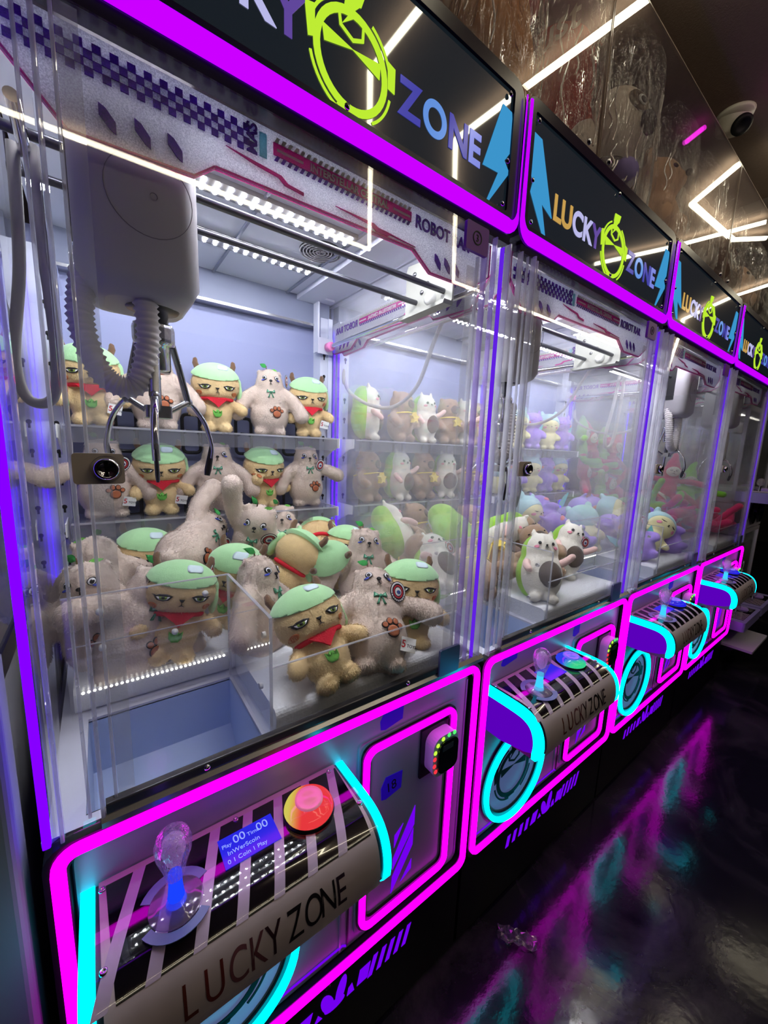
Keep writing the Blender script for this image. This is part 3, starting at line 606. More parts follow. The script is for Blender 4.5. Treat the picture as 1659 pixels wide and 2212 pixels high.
    ob('guard_edge', M('guard_edge', lambda: MB().box(.3055, .3105, .010, .0125, .914, 1.1525, EDGE).box(.3055, .3105, .012, .2725, 1.1515, 1.1535, EDGE).box(.026, .306, .2675, .2725, 1.1515, 1.1535, EDGE).box(.3055, .3105, .268, .2735, .914, 1.152, EDGE).box(.030, .306, .2655, .268, 1.059, 1.061, EDGE)), g)
    for x, z in ((.08, 1.05), (.20, 1.05), (.08, 1.12), (.26, 1.12)): ob('guard_pin', M('pin_a', lambda: MB().lathe([(.006, 0), (.006, -.006), (0, -.007)], (0, .267, 0), WHITEPAINT, 12, (0, 1, 0))), g, (x, 0, z))
    for y, z in ((.06, 1.10), (.20, 1.02), (.08, .99)): ob('guard_pin', M('pin_b', lambda: MB().lathe([(.006, 0), (.006, .006), (0, .007)], (.310, 0, 0), WHITEPAINT, 12, (1, 0, 0))), g, (0, y, z))
    gs = ob('led_or_glint_strip', M('guard_led', lambda: MB().box(.040, .300, .2625, .2655, .966, .974, pane('glint_carrier', dust=.2))), g)  # glowing strip and dots built in place of a dotted reflection by the chute
    ob('led_or_glint_dots', M('guard_glint_dots', lambda: [mb for mb in [MB()] if [mb.prism(circ(.046 + i * .0085, .970, .0026, 6), 'y', .2615, .2625, em('guard_glint_glow', (1, .98, .9, 1), 6.0)) for i in range(30)]][0]), gs)
    lg = ob('low_guard', M('low_guard', lambda: MB().box(.3105, .770, .016, .019, .934, 1.058, ACRYLIC)), root)
    ob('guard_edge', M('low_guard_e', lambda: MB().box(.3105, .770, .0155, .0195, 1.0575, 1.0595, EDGE)), lg)
def build_inside(root, k):
    sl = -.030 if k == 0 else 0.0
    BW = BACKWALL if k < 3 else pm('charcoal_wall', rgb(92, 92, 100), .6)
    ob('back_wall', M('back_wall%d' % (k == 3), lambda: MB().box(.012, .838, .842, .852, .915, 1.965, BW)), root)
    if k == 0: ob('back_wall_return', MB().box(-.022, .012, .842, .852, .915, 1.965, BW), root)
    def roof():
        mb = MB(); mb.box(.004, .846, .012, .852, 1.962, 1.972, WHITEPANEL); mb.box(.02, .83, .800, .842, 1.875, 1.962, pm('grey_beam', rgb(120, 126, 150), .4)); mb.box(.02, .83, .795, .842, 1.868, 1.876, STEEL)
        for x in (.20, .42, .66): mb.box(x, x + .006, .05, .8, 1.955, 1.962, pm('grey_beam', (1, 1, 1, 1)))
        mb.box(.70, .775, .05, .8, 1.945, 1.962, WHITEPANEL); mb.box(.02, .83, .05, .056, 1.90, 1.962, DARKPLASTIC); return mb
    ob('roof_plate', M('roof', roof), root)
    pl = rgb(200, 204, 222)
    def pil(sx, x):
        mb = MB(); mb.box(x, x + .046, .785, .842, .915, 1.90, pm('pillar_grey', pl, .45)); mb.box(x + .030 if sx > 0 else x, x + .046 if sx > 0 else x + .016, .778, .79, .915, 1.90, pm('pillar_grey', pl))
        for i in range(11):
            z = 1.02 + i * .075; xx = x + (.016 if sx > 0 else .030); mb.prism(circ(xx, z, .006, 10), 'y', .7842, .7852, BLACKMAT); mb.box(xx - .0025, xx + .0025, .7842, .7852, z - .016, z, BLACKMAT)
        return mb
    ob('rear_pillar', M('pillar_r', lambda: pil(1, .786)), root); ob('rear_pillar', M('pillar_l', lambda: pil(-1, .014)), root, (sl, 0, 0))
    for z, nm in ((1.462, 'a'), (1.212, 'b')):
        if k == 3: break
        s = ob('shelf', M('shelf_plate', lambda: MB().box(.03, .80, .672, .838, 0, .004, SHELF).box(.03, .80, .672, .676, -.040, 0, SHELF)), root, (0, 0, z))
        ob('front_edge', M('shelf_edge', lambda: MB().box(.03, .80, .670, .6725, -.001, .0045, EDGE)), s)
        for x in (.018, .806): ob('bracket', M('bracket', lambda: MB().prism([(.668, .004), (.668, -.030), (.70, -.034), (.785, -.075), (.785, .004)], 'x', 0, .003, WHITEPAINT)), s, (x, 0, 0))
        for x in (.17, .345, .51, .68): ob('display_stand', M('display_stand', lambda: MB().tube([(px, .815, pz) for px, pz in rrect(-.026, .026, -.062, .058, .014, 4)], .0055, BLACK, 8, True).tube([(-.02, .815, .0), (-.02, .77, .006), (.02, .77, .006), (.02, .815, .0)], .004, BLACK, 6)), s, (x, 0, 0))
    # LED bars
    for x, y in ((.08, .36), (.08, .585), (.07, .085)):
        b = ob('light_bar', M('light_bar', lambda: MB().box(0, .58, -.026, .026, -.010, 0, pm('grey_bar', rgb(70, 70, 78), .5))), root, (x, y, 1.962))
        def dots():
            mb = MB()
            for i in range(22):
                for j in range(3): cx = .014 + i * .0262; cy = -.016 + j * .016; mb.prism(circ(cx, cy, .0040, 6), 'z', -.0125, -.0102, DOT)
            return mb
        if k < 3 and y < .1: ob('led_or_glint_dots', M('led_dots_front', lambda: [mb for mb in [MB()] if [mb.prism(circ(.014 + i * .0262, -.016 + j * .016, .0052, 6), 'z', -.0125, -.0102, em('front_led', (.92, .94, 1.0, 1), E_DOT * 2.1)) for i in range(22) for j in range(3)]][0]), b)
        elif k < 3: ob('led_or_glint_dots', M('led_dots', dots), b)
        else: ob('led_or_glint_dots', M('led_dots_dim', lambda: [mb for mb in [MB()] if [mb.prism(circ(.014 + i * .0262, -.016 + j * .016, .0046, 6), 'z', -.0125, -.0102, em('dim_led', (.95, 1.0, .9, 1), 45.0)) for i in range(22) for j in range(3)]][0]), b)
    fan = ob('fan_grille', M('fan_disc', lambda: MB().lathe([(0, -.001), (.056, -.001), (.058, .0)], (0, 0, 0), BLACK, 30)), root, (.625, .47, 1.9615))
    def rings():
        mb = MB()
        for i in range(6): r = .012 + i * .0088; mb.tube([(r * math.cos(a), r * math.sin(a), -.004) for a in [2 * PI * i_ / 30 for i_ in range(30)]], .0016, GREYBOX, 6, True)
        for a in (0, PI / 2, PI / 4 * 3): mb.tube([(-.057 * math.cos(a), -.057 * math.sin(a), -.003), (.057 * math.cos(a), .057 * math.sin(a), -.003)], .0012, GREYBOX, 5)
        return mb
    ob('grille', M('fan_rings', rings), fan)
    # printed side headers
    build_header(root, (.8385 + .0375, .012, 0), (0, 0, R(90)))
    if k > 0: build_header(root, (.012 - .0375, .83, 0), (0, 0, R(-90)))
    # gantry
    cx = (.16, .16, .56, .50)[k]; cy = .125
    gl = ob('gantry_rail', M('gantry_rail', lambda: MB().cyl((.800, .05, 1.792), (.800, .76, 1.792), .007, CHROME, 14)), root)
    ob('gantry_rail', M('gantry_rail_l', lambda: MB().cyl((.046, .05, 1.792), (.046, .76, 1.792), .007, CHROME, 14)), root)
    ob('bumper', M('bumper', lambda: MB().lathe([(.0, -.012), (.014, -.012), (.0155, -.008), (.0155, .016), (0, .016)], (.800, .735, 1.792), PINKRUB, 20, (0, 1, 0))), gl)
    ob('rail_bracket', M('rail_bracket', lambda: MB().box(.765, .772, .765, .80, 1.775, 1.96, WHITEPANEL).box(.765, .825, .762, .768, 1.770, 1.825, WHITEPANEL).box(.765, .83, .762, .80, 1.955, 1.962, WHITEPANEL)), gl)
    def plate():
        mb = MB(); mb.prism([(.10, 1.882), (.262, 1.895), (.268, 1.885), (.268, 1.772), (.26, 1.764), (.108, 1.768), (.10, 1.776)], 'x', .768, .773, PLATEWHITE); mb.prism([(.10, 1.772), (.104, 1.764), (.262, 1.760), (.268, 1.768)], 'x', .744, .773, PLATEWHITE)
        mb.lathe([(0, -.016), (.006, -.016), (.014, -.013), (.016, 0)], (.768, .168, 1.793), pm('roller_grey', rgb(190, 190, 188), .4), 20, (1, 0, 0))
        for y, z in ((.235, 1.868), (.185, 1.833), (.205, 1.818)): mb.lathe([(0, -.004), (.005, -.003), (.006, 0)], (.768, y, z), STEEL, 12, (1, 0, 0))
        return mb
    gp = ob('trolley_plate', M('trolley_plate', plate), root)
    for y in (.128, .226): ob('cross_rod', M('cross_rod', lambda: MB().cyl((.02, 0, 1.800), (.775, 0, 1.800), .0062, DARKSTEEL, 12)), gp, (0, y, 0))
    def carriage():
        mb = MB(); bmv = MB()
        # rounded box by stacking rounded outlines
        prof = [(1.625, .030), (1.628, .016), (1.636, .007), (1.650, .0), (1.86, .0)]
        rings_ = [[(p[0], p[1], z) for p in rrect(-.072 + d, .072 - d, -.068 + d, .088 - d, .026, 6)] for z, d in prof]
        n = len(rings_[0]); vs = sum(rings_, []); fs = []
        for i in range(len(rings_) - 1):
            for j in range(n): fs.append((i * n + j, i * n + (j + 1) % n, (i + 1) * n + (j + 1) % n, (i + 1) * n + j))
        mb.add(vs, fs, GREYBOX, True); mb.add(rings_[0], [tuple(reversed(range(n)))], GREYBOX); mb.add(rings_[-1], [tuple(range(n))], GREYBOX); return mb
    cb = ob('carriage', M('carriage', carriage), root, (cx, cy, 0))
    ob('disc_line', M('car_disc', lambda: MB().ring(circ(.012, 1.745, .050, 36), circ(.012, 1.745, .0492, 36), 'y', -.0686, -.0676, pm('dark_line', rgb(120, 116, 124), .5)).lathe([(0, .001), (.004, .0), (.0045, -.001)], (.016, -.068, 1.745), pm('dark_line', (1, 1, 1, 1)), 12, (0, 1, 0)).box(-.074, -.0715, -.02, .03, 1.70, 1.84, BLACK)), cb)
    ob('opening', M('car_open', lambda: MB().lathe([(0, -.001), (.034, -.001), (.036, .002)], (.016, .004, 1.625), BLACK, 26).cyl((.016, .004, 1.60), (.016, .004, 1.63), .010, DARKSTEEL, 14)), cb)
    # claw
    dz = (0, -.085, -.02, -.05)[k]
    cl = ob('claw', M('claw_head', lambda: MB().lathe([(.021, .005), (.023, .0), (.023, -.016), (.0205, -.018), (.0205, -.062), (.027, -.064), (.027, -.092), (.021, -.094), (.021, -.128), (.019, -.132), (0, -.132)], (0, 0, 0), CHROME, 26).lathe([(.0275, -.066), (.0285, -.070), (.0285, -.086), (.0275, -.090)], (0, 0, 0), STEEL, 16, smooth=False).cyl((0, 0, -.13), (0, 0, -.19), .006, DARKSTEEL, 10).rbox(-.018, .018, -.018, .018, -.200, -.182, STEEL, .004, 'z').cyl((0, 0, 0), (0, 0, .04 - dz), .006, DARKSTEEL, 10)), root, (cx + .016, cy + .005, 1.668 + dz))
    for a in (-100, 20, 140):
        def arm():
            mb = MB(); mb.tube([(.026, 0, -.085), (.036, 0, -.12), (.049, 0, -.172)], .0042, STEEL, 8, flat=1.8); mb.tube([(.015, 0, -.190), (.049, 0, -.170)], .0045, STEEL, 8, flat=1.6)
            mb.tube(bez([(.046, 0, -.168), (.062, 0, -.182), (.078, 0, -.205), (.088, 0, -.240), (.086, 0, -.262)], 6), .0034, CHROME, 10, flat=1.5)
            mb.tube([(.088, 0, -.238), (.087, 0, -.252), (.080, 0, -.282), (.078, 0, -.292)], [.003, .0055, .0065, .005], pm('black_chrome', (.05, .05, .06, 1), .12, 1.0), 10, flat=.5); mb.ell((.049, 0, -.171), (.007, .007, .007), STEEL, n=10, m=8); return mb
        ob('prong', M('prong', arm), cl, (0, 0, 0), (0, 0, R(a)))
    def hose():
        pts = bez([(-.070, .0, .03), (-.082, -.018, -.03), (-.086, -.028, -.09), (-.066, -.032, -.150), (-.030, -.034, -.158), (-.012, -.034, -.10), (-.012, -.034, -.04), (-.010, -.030, -.018)], 22)
        rs = [(.0165 if i % 3 == 0 else .0135) for i in range(len(pts))]
        return MB().tube(pts, rs, HOSE, 12)
    ob('spiral_hose', M('hose', hose), cl)
    def cable():
        mb = MB(); m = GREYCABLE
        mb.tube(bez([(.022, .755, 1.70), (.03, .73, 1.645), (.05, .62, 1.59), (.07, .50, 1.578), (.065, .38, 1.63), (.052, .30, 1.74), (.05, .26, 1.80)], 10), .0062, m, 8)
        mb.ell((.020, .755, 1.70), (.008, .008, .03), m, n=8, m=6); return mb
    if k > 0: ob('cable', M('cable', cable), root)
    def loop():
        m = GREYCABLE; return MB().tube(bez([(0, 0, 1.80), (-.006, .01, 1.66), (-.022, .02, 1.54), (-.012, .02, 1.485), (.016, .01, 1.49), (.024, .0, 1.56), (.02, -.01, 1.70), (.02, -.01, 1.80)], 12), .007, m, 10)
    ob('cable_loop', M('loop', loop), root, ((.034, .30, .30, .26)[k], (.16, .26, .26, .24)[k], 0))
LABELS = ['nearest claw machine holding beige and yellow bear plushes with a glowing red button', 'second claw machine from the viewer holding avocado cats and brown bear plushes', 'third claw machine from the viewer holding purple and pale yellow plushes', 'farthest claw machine in the row holding pink and green dolls']
MACH = []
for k in range(4):
    root = thing('claw_machine', LABELS[k], 'claw machine', (k * W, 0, 0), group='row of neon claw machines'); MACH.append(root)
    build_base(root, k); build_coin_door(root, k); build_console(root, k); tapes(root, k)
    build_glass(root, k); build_inside(root, k); build_header(root, (0, 0, 0), (0, 0, 0)); build_sign(root, k)
    bed = thing('foam_bed', ['white foam bed around the chute of the nearest claw machine', 'white foam bed under the avocado cat plushes', 'white foam bed under the purple plushes', 'white foam bed under the pink and green dolls'][k], 'foam block', (k * W, 0, .915), group='foam beds in the claw machines')
    ob('back_block', M('foam_back', lambda: MB().rbox(.030, .806, .285, .775, 0, .050, FOAM, .014, 'x').rbox(.045, .790, .300, .765, .045, .052, FOAM, .003, 'x')), bed)
    ob('front_block', M('foam_front', lambda: MB().rbox(.322, .806, .026, .285, 0, .050, FOAM, .014, 'x')), bed)
# fifth sign of the row, cut by the picture edge
# ------------------------------------------------------------ plush toys
def fur(name, c, sheen=.35, var=.10): return pm(name, c, .85, sheen=sheen, bump=(260, .55, .003), var=var, varscale=70, spec=.15)
BEIGE = fur('beige_fur', rgb(230, 211, 197)); GOLD = fur('golden_fur', rgb(248, 218, 162)); MINT = pm('mint_velour', rgb(172, 222, 164), .85, sheen=.35, bump=(420, .25, .002), var=.04, varscale=40, spec=.15)
WHITEF = fur('white_fur', rgb(236, 232, 220), var=.04); AVO = fur('avocado_green_fur', rgb(150, 204, 58), var=.08); PIT = fur('dark_brown_fur', rgb(82, 66, 56)); BROWN = fur('brown_fur', rgb(172, 142, 116)); PINKF = fur('pale_pink_fur', rgb(238, 200, 192), var=.04)
PURPF = fur('purple_fur', rgb(166, 132, 226), var=.08); CREAMF = fur('pale_yellow_fur', rgb(234, 228, 172), var=.04); ICEF = fur('ice_blue_fur', rgb(176, 216, 222), var=.05); TEALF = fur('teal_fur', rgb(110, 200, 205))
PINKD = fur('hot_pink_velour', rgb(226, 40, 110), var=.05); GREEND = fur('lime_velour', rgb(140, 220, 60), var=.05)
FELT_RED = fur('red_felt', rgb(220, 44, 62), 0, .03); FELT_GREEN = fur('green_felt', rgb(60, 150, 76), 0, .03); LEAFG = fur('leaf_green_felt', rgb(118, 200, 88), 0, .03); STEM = fur('brown_felt', rgb(112, 80, 58)); STARY = fur('yellow_plush', rgb(238, 212, 70), var=.03)
INK = pm('black_thread', rgb(24, 20, 22), .6); WHT = pm('white_thread', rgb(240, 240, 244), .6); IRIS = pm('olive_thread', rgb(122, 150, 56), .6); BLUET = pm('blue_thread', rgb(64, 80, 190), .6); BOWG = pm('bow_green_thread', rgb(56, 128, 96), .6); PAW = pm('rust_thread', rgb(166, 92, 56), .6); CHEEK = pm('rust_cheek', rgb(186, 104, 56), .7); CHEEKP = pm('pink_cheek', rgb(240, 150, 176), .7); PATCH = pm('pale_patch', rgb(206, 226, 232), .6)
PAPER = pm('paper_tag', rgb(236, 236, 236), .6); TAGRED = pm('tag_red', rgb(196, 40, 52), .5); TAGBLUE = pm('tag_blue', rgb(60, 84, 150), .5); TAGBLK = pm('tag_black', rgb(26, 26, 30), .35)
def blob(key, ells, mat, voxel=.0055, smooth=8, fuzz=0, flen=.0045):
    """one continuous surface grown over overlapping ellipsoids; optional short pile"""
    if key in CACHE: return CACHE[key]
    mb = MB()
    for e in ells: mb.ell(e[0], e[1], mat, e[2] if len(e) > 2 else (0, 0, 0), 20, 12)
    o = ob('tmp', mb); m = o.modifiers.new('r', 'REMESH'); m.mode = 'VOXEL'; m.voxel_size = voxel; m.use_smooth_shade = True
    s = o.modifiers.new('s', 'SMOOTH'); s.iterations = smooth; s.factor = .5
    dg = bpy.context.evaluated_depsgraph_get(); dg.update()
    me = bpy.data.meshes.new_from_object(o.evaluated_get(dg)); bpy.data.objects.remove(o)
    if not me.materials: me.materials.append(mat)
    bv = BVHTree.FromPolygons([v.co.copy() for v in me.vertices], [tuple(p.vertices) for p in me.polygons])
    if fuzz:
        rnd = random.Random(len(key) * 31 + fuzz); V = [tuple(v.co) for v in me.vertices]; F = [tuple(p.vertices) for p in me.polygons]; NR = [tuple(v.normal) for v in me.vertices]
        polys = list(me.polygons); cum = []; t = 0
        for p in polys: t += p.area; cum.append(t)
        import bisect
        for _ in range(fuzz):
            p = polys[min(bisect.bisect(cum, rnd.random() * t), len(polys) - 1)]; c = Vector((0, 0, 0)); ws = [rnd.random() for _ in p.vertices]; sw = sum(ws)
            for wi, vi in zip(ws, p.vertices): c += me.vertices[vi].co * (wi / sw)
            n = p.normal; tn = n.orthogonal().normalized(); tn = Matrix.Rotation(rnd.random() * 6.28, 3, n) @ tn
            fl = Vector((rnd.uniform(-.8, .8), rnd.uniform(-.8, .8), -1 + rnd.uniform(-.3, .6))); fl = fl - n * fl.dot(n)
            d = (fl.normalized() if fl.length > .01 else tn) + n * rnd.uniform(.18, .42); d.normalize(); L_ = flen * rnd.uniform(.6, 1.3) * 1.9; wv = d.cross(n).normalized() * (flen * .20)
            i = len(V); V += [tuple(c - wv - n * .0004), tuple(c + wv - n * .0004), tuple(c + d * L_)]; F.append((i, i + 1, i + 2)); NR += [tuple(n)] * 3
        me2 = bpy.data.meshes.new(key); me2.from_pydata(V, [], F); me2.materials.append(mat); me2.polygons.foreach_set('use_smooth', [True] * len(F)); me2.update()
        me2.normals_split_custom_set_from_vertices(NR); me = me2
    else:
        me.materials.clear(); me.materials.append(mat); me.polygons.foreach_set('use_smooth', [True] * len(me.polygons)); me.update()
    me.name = key; CACHE[key] = me; CACHE[key + '#bv'] = bv; return me
def project(bv, x, z, d, y0=-.4, c=None):
    h = bv.ray_cast(Vector((x, y0, z)), Vector((0, 1, 0)))
    return (x, h[0].y - d, z) if h[0] is not None else (x, c if c is not None else 0.0, z)
def decal(mb, bv, poly, mat, d=.0042, rings=3):
    """thin stitched patch lying on the front of a body"""
    n = len(poly); cx = sum(p[0] for p in poly) / n; cz = sum(p[1] for p in poly) / n; cy = project(bv, cx, cz, d)[1]
    vs = [project(bv, cx, cz, d)]; fs = []
    for k in range(1, rings + 1):
        t = k / rings
        for p in poly:
            q = project(bv, cx + (p[0] - cx) * t, cz + (p[1] - cz) * t, d, c=cy); vs.append(q)
    for k in range(rings):
        for j in range(n):
            j2 = (j + 1) % n
            if k == 0: fs.append((0, 1 + j, 1 + j2))
            else: fs.append((1 + (k - 1) * n + j, 1 + k * n + j, 1 + k * n + j2, 1 + (k - 1) * n + j2))
    m = len(vs); vs += [(v[0], v[1] + .003, v[2]) for v in vs[1 + (rings - 1) * n:]]
    for j in range(n): j2 = (j + 1) % n; a = 1 + (rings - 1) * n; fs.append((a + j, m + j, m + j2, a + j2))
    return mb.add(vs, fs, mat, True)
def E(cx, cz, rx, rz=None, n=14, t=0.0):
    rz = rz or rx; return [(cx + rx * math.cos(a) * math.cos(t) - rz * math.sin(a) * math.sin(t), cz + rx * math.cos(a) * math.sin(t) + rz * math.sin(a) * math.cos(t)) for a in [2 * PI * i / n for i in range(n)]]
def cap_chain(pts, rs): return [(p, (r, r, r)) for p, r in zip([tuple(v) for v in bez(pts, 5)], [rs[0] + (rs[1] - rs[0]) * i / (5 * (len(pts) - 1)) for i in range(5 * (len(pts) - 1) + 1)])]
def leaf(mb, c, d, L_, w_, mat):
    c = Vector(c); d = Vector(d).normalized(); s = d.cross(Vector((0, 1, 0))).normalized(); n = s.cross(d); vs = []; fs = []
    for sd in (1, -1):
        for i in range(9):
            t = i / 8; wd = w_ * math.sin(PI * t ** .8); p = c + d * L_ * t + n * (.012 * t * t + .0012 * sd); vs += [p - s * wd, p + n * sd * .002, p + s * wd]
    for k in range(2):
        for i in range(8):
            a = k * 27 + i * 3; fs += [(a, a + 1, a + 4, a + 3), (a + 1, a + 2, a + 5, a + 4)]
    return mb.add(vs, fs, mat, True)
def round_tag(root, x, y, z, rot, key='hang_tag'):
    t = ob('hang_tag', M('hang_tag', lambda: MB().prism(circ(0, 0, .021, 24), 'y', -.0006, .0006, TAGBLK)), root, (x, y, z), rot)
    def pr():
        mb = MB(); mb.ring(circ(0, 0, .0195, 24), circ(0, 0, .0165, 24), 'y', -.0011, .0011, PAPER); mb.ring(circ(0, 0, .0135, 20), circ(0, 0, .0105, 20), 'y', -.0011, .0011, TAGRED); mb.prism(circ(0, 0, .0085, 18), 'y', -.0012, .0012, PAPER); mb.prism(circ(.001, -.001, .0055, 12, .004), 'y', -.0016, .0016, TAGBLUE)
        for i in range(9): a = R(200 + i * 17); mb.prism(circ(.0182 * math.cos(a), .0182 * math.sin(a), .0012, 6), 'y', -.0015, .0015, TAGBLK)
        return mb
    ob('printed_rings', M('tag_print', pr), t)
def toy_tag(root, x, y, z, rot):
    t = ob('fabric_label', M('fabric_label', lambda: MB().box(-.016, .016, -.0005, .0005, -.013, .013, PAPER)), root, (x, y, z), rot)
    ob('lettering', text_mesh('tag5', '5', .019, TAGRED, .0016, .0003), t, (-.015, 0, -.006)); ob('lettering', text_mesh('tagtoys', 'TOYS', .008, TAGBLK, .0016, .0001), t, (-.003, 0, -.005))
def bear_beige(arms):
    key = 'bear_beige_%s' % arms
    ells = [((0, 0, .066), (.064, .056, .065)), ((0, 0, .112), (.057, .051, .062)), ((0, -.002, .165), (.045, .042, .052)), ((-.031, .004, .205), (.010, .008, .010)), ((.031, .004, .205), (.010, .008, .010)), ((-.029, -.014, .012), (.024, .026, .015)), ((.029, -.014, .012), (.024, .026, .015)), ((0, .045, .05), (.018, .018, .018))]
    arm = {'down': ((.042, -.006, .142), (.078, -.016, .112), (.104, -.026, .068)), 'out': ((.045, -.006, .138), (.085, -.014, .128), (.118, -.020, .112)), 'up': ((.042, 0, .145), (.066, 0, .19), (.078, -.004, .255))}
    la, ra = {'a': ('down', 'down'), 'b': ('out', 'down'), 'c': ('up', 'down'), 'd': ('down', 'out')}[arms]
    for sx, nm in ((-1, la), (1, ra)): ells += cap_chain([(sx * p[0], p[1], p[2]) for p in arm[nm]], (.0195, .0255))
    me = blob(key, ells, BEIGE, fuzz=14000); bv = CACHE[key + '#bv']
    r = bpy.data.objects.new('plush_bear', None); COL.objects.link(r)
    ob('body', me, r)
    for sx in (-1, 1):
        def eye():
            mb = MB(); x = sx * .019; decal(mb, bv, E(x, .184, .0066, .0070), INK, .0044); decal(mb, bv, E(x, .184, .0053, .0057), WHT, .0050); decal(mb, bv, E(x + sx * .001, .1835, .0034, .0039), INK, .0056); decal(mb, bv, E(x + .002, .187, .0016), WHT, .0062, 1); decal(mb, bv, E(x + sx * .005, .176, .0048, .0020, t=sx * -.3), BLUET, .0048, 2); return mb
        ob('eye', M('%s_eye%d' % (key, sx), eye), r)
    ob('nose', M(key + '_nose', lambda: decal(decal(decal(MB(), bv, E(0, .175, .0048, .0032), INK, .0048), bv, [(-.0006, .172), (.0006, .172), (.0006, .166), (-.0006, .166)], INK, .0042, 1), bv, [(-.0045, .164), (0, .1665), (.0045, .164), (0, .1655)], INK, .0042, 1)), r)
    def bow():
        mb = MB(); z = .138
        for sx in (-1, 1):
            decal(mb, bv, [(sx * .001, z), (sx * .012, z + .009), (sx * .014, z - .002)], BOWG, .0046); decal(mb, bv, [(sx * .001, z - .001), (sx * .003, z - .002), (sx * .010, z - .018), (sx * .005, z - .017)], BOWG, .0046, 2); decal(mb, bv, [(sx * .004, z + .0005), (sx * .010, z + .0055), (sx * .011, z)], pm('mint_thread', rgb(150, 210, 180), .6), .0054, 1)
        decal(mb, bv, E(0, z, .0034), BOWG, .0060, 1); return mb
    ob('bow', M(key + '_bow', bow), r)
    def paw():
        mb = MB(); cx, cz = .018, .068
        for ex, ez, a, b in ((0, 0, .0125, .011), (-.016, .011, .0056, .0052), (-.006, .0185, .0054, .0062), (.007, .0185, .0054, .0062), (.017, .011, .0052, .005)): decal(mb, bv, E(cx + ex, cz + ez, a + .0012, b + .0012), INK, .0046); decal(mb, bv, E(cx + ex, cz + ez, a, b), PAW, .0054)
        return mb
    ob('paw_print', M(key + '_paw', paw), r)
    ob('leaf_sprig', M('leaf_sprig', lambda: leaf(leaf(MB().tube([(0, 0, 0), (0, 0, .012)], .0018, STEM, 6), (0, 0, .008), (-.8, 0, .45), .022, .007, FELT_GREEN), (.016, 0, -.004), (.9, 0, .2), .022, .007, LEAFG)), r, (-.010, -.004, .214))
    return r
def bear_gold(v):
    key = 'bear_gold_%s' % v
    ells = [((0, 0, .058), (.048, .041, .050)), ((0, -.004, .144), (.071, .056, .054)), ((0, -.018, .124), (.056, .042, .030)), ((-.024, -.016, .014), (.022, .027, .017)), ((.024, -.016, .014), (.022, .027, .017))]
    aL = {'a': ((-.040, -.006, .088), (-.058, -.018, .076), (-.066, -.026, .062)), 'w': ((-.040, -.012, .088), (-.052, -.036, .094), (-.050, -.052, .104))}[v]
    ells += cap_chain(aL, (.015, .018)) + cap_chain([(.040, -.006, .088), (.062, -.016, .080), (.074, -.024, .070)], (.015, .018))
    me = blob(key, ells, GOLD, fuzz=12000); bv = CACHE[key + '#bv']
    r = bpy.data.objects.new('plush_bear', None); COL.objects.link(r); ob('body', me, r)
    def cap():
        me = blob('mint_cap_full', [((0, .003, .151), (.077, .065, .061))], MINT, .005, 2).copy(); bm = bmesh.new(); bm.from_mesh(me)
        bmesh.ops.bisect_plane(bm, geom=bm.verts[:] + bm.edges[:] + bm.faces[:], plane_co=(0, -.04, .160), plane_no=(0, .42, -1), clear_outer=True)
        bmesh.ops.holes_fill(bm, edges=[e for e in bm.edges if e.is_boundary]); bm.to_mesh(me); bm.free(); me.name = 'mint_cap'; return me
    c = ob('cap', M('mint_cap', cap), r)
    ob('ear_flap', M('ear_flap', lambda: blob('ear_flap_b', [((.070, .012, .130), (.010, .022, .034)), ((.066, .012, .155), (.012, .022, .02))], MINT, .004, 3)), c)
    for sx in (-1, 1): ob('antler', M('antler%d' % sx, lambda: MB().tube([(sx * .048, .014, .190), (sx * .055, .014, .208), (sx * .054, .014, .219), (sx * .052, .014, .223)], [.009, .0085, .0065, .002], STEM, 10)), c)
    cb = CACHE['mint_cap_full#bv']
    ob('patch', M('cap_patch', lambda: decal(MB(), cb, rrect(.002, .034, .184, .200, .006, 3), PATCH, .0016)), c)
    for sx in (-1, 1):
        def eye():
            mb = MB(); x = sx * .034; z = .134
            decal(mb, bv, [(x - .017, z + .001), (x - .007, z + .0048), (x + .007, z + .0048), (x + .017, z + .001), (x + .010, z - .0068), (x, z - .009), (x - .010, z - .0068)], INK, .0046); decal(mb, bv, [(x - .012, z), (x + .012, z), (x + .0075, z - .0055), (x, z - .0072), (x - .0075, z - .0055)], WHT, .0052); decal(mb, bv, [(x - .0075, z), (x + .0075, z), (x + .006, z - .005), (x, z - .007), (x - .006, z - .005)], IRIS, .0058); decal(mb, bv, E(x, z - .0022, .0032, .0026), INK, .0064, 1)
            decal(mb, bv, [(x + sx * .012, z), (x + sx * .021, z + .005), (x + sx * .0135, z + .0035)], INK, .0046, 1); return mb
        ob('eye', M('%s_eye%d' % (key, sx), eye), r)
        ob('cheek', M('%s_chk%d' % (key, sx), lambda: decal(MB(), bv, E(sx * .050, .116, .0085, .006, t=sx * .3), CHEEK, .0046)), r)
    ob('nose', M(key + '_nose', lambda: decal(decal(decal(MB(), bv, [(-.0055, .130), (.0055, .130), (.002, .1245), (-.002, .1245)], INK, .0052, 2), bv, [(-.0006, .125), (.0006, .125), (.0006, .119), (-.0006, .119)], INK, .0046, 1), bv, [(-.006, .1155), (0, .1195), (.006, .1155), (0, .1182)], INK, .0046, 1)), r)
    def scarf():
        mb = MB(); mb.tube([(.047 * math.cos(a), -.004 + .041 * math.sin(a), .100) for a in [2 * PI * i / 30 for i in range(30)]], .0055, FELT_RED, 8, True); mb.prism([(-.030, .100), (.030, .100), (.012, .084), (.002, .074), (-.008, .084)], 'y', -.050, -.044, FELT_RED); return mb
    ob('scarf', M('scarf', scarf), r)
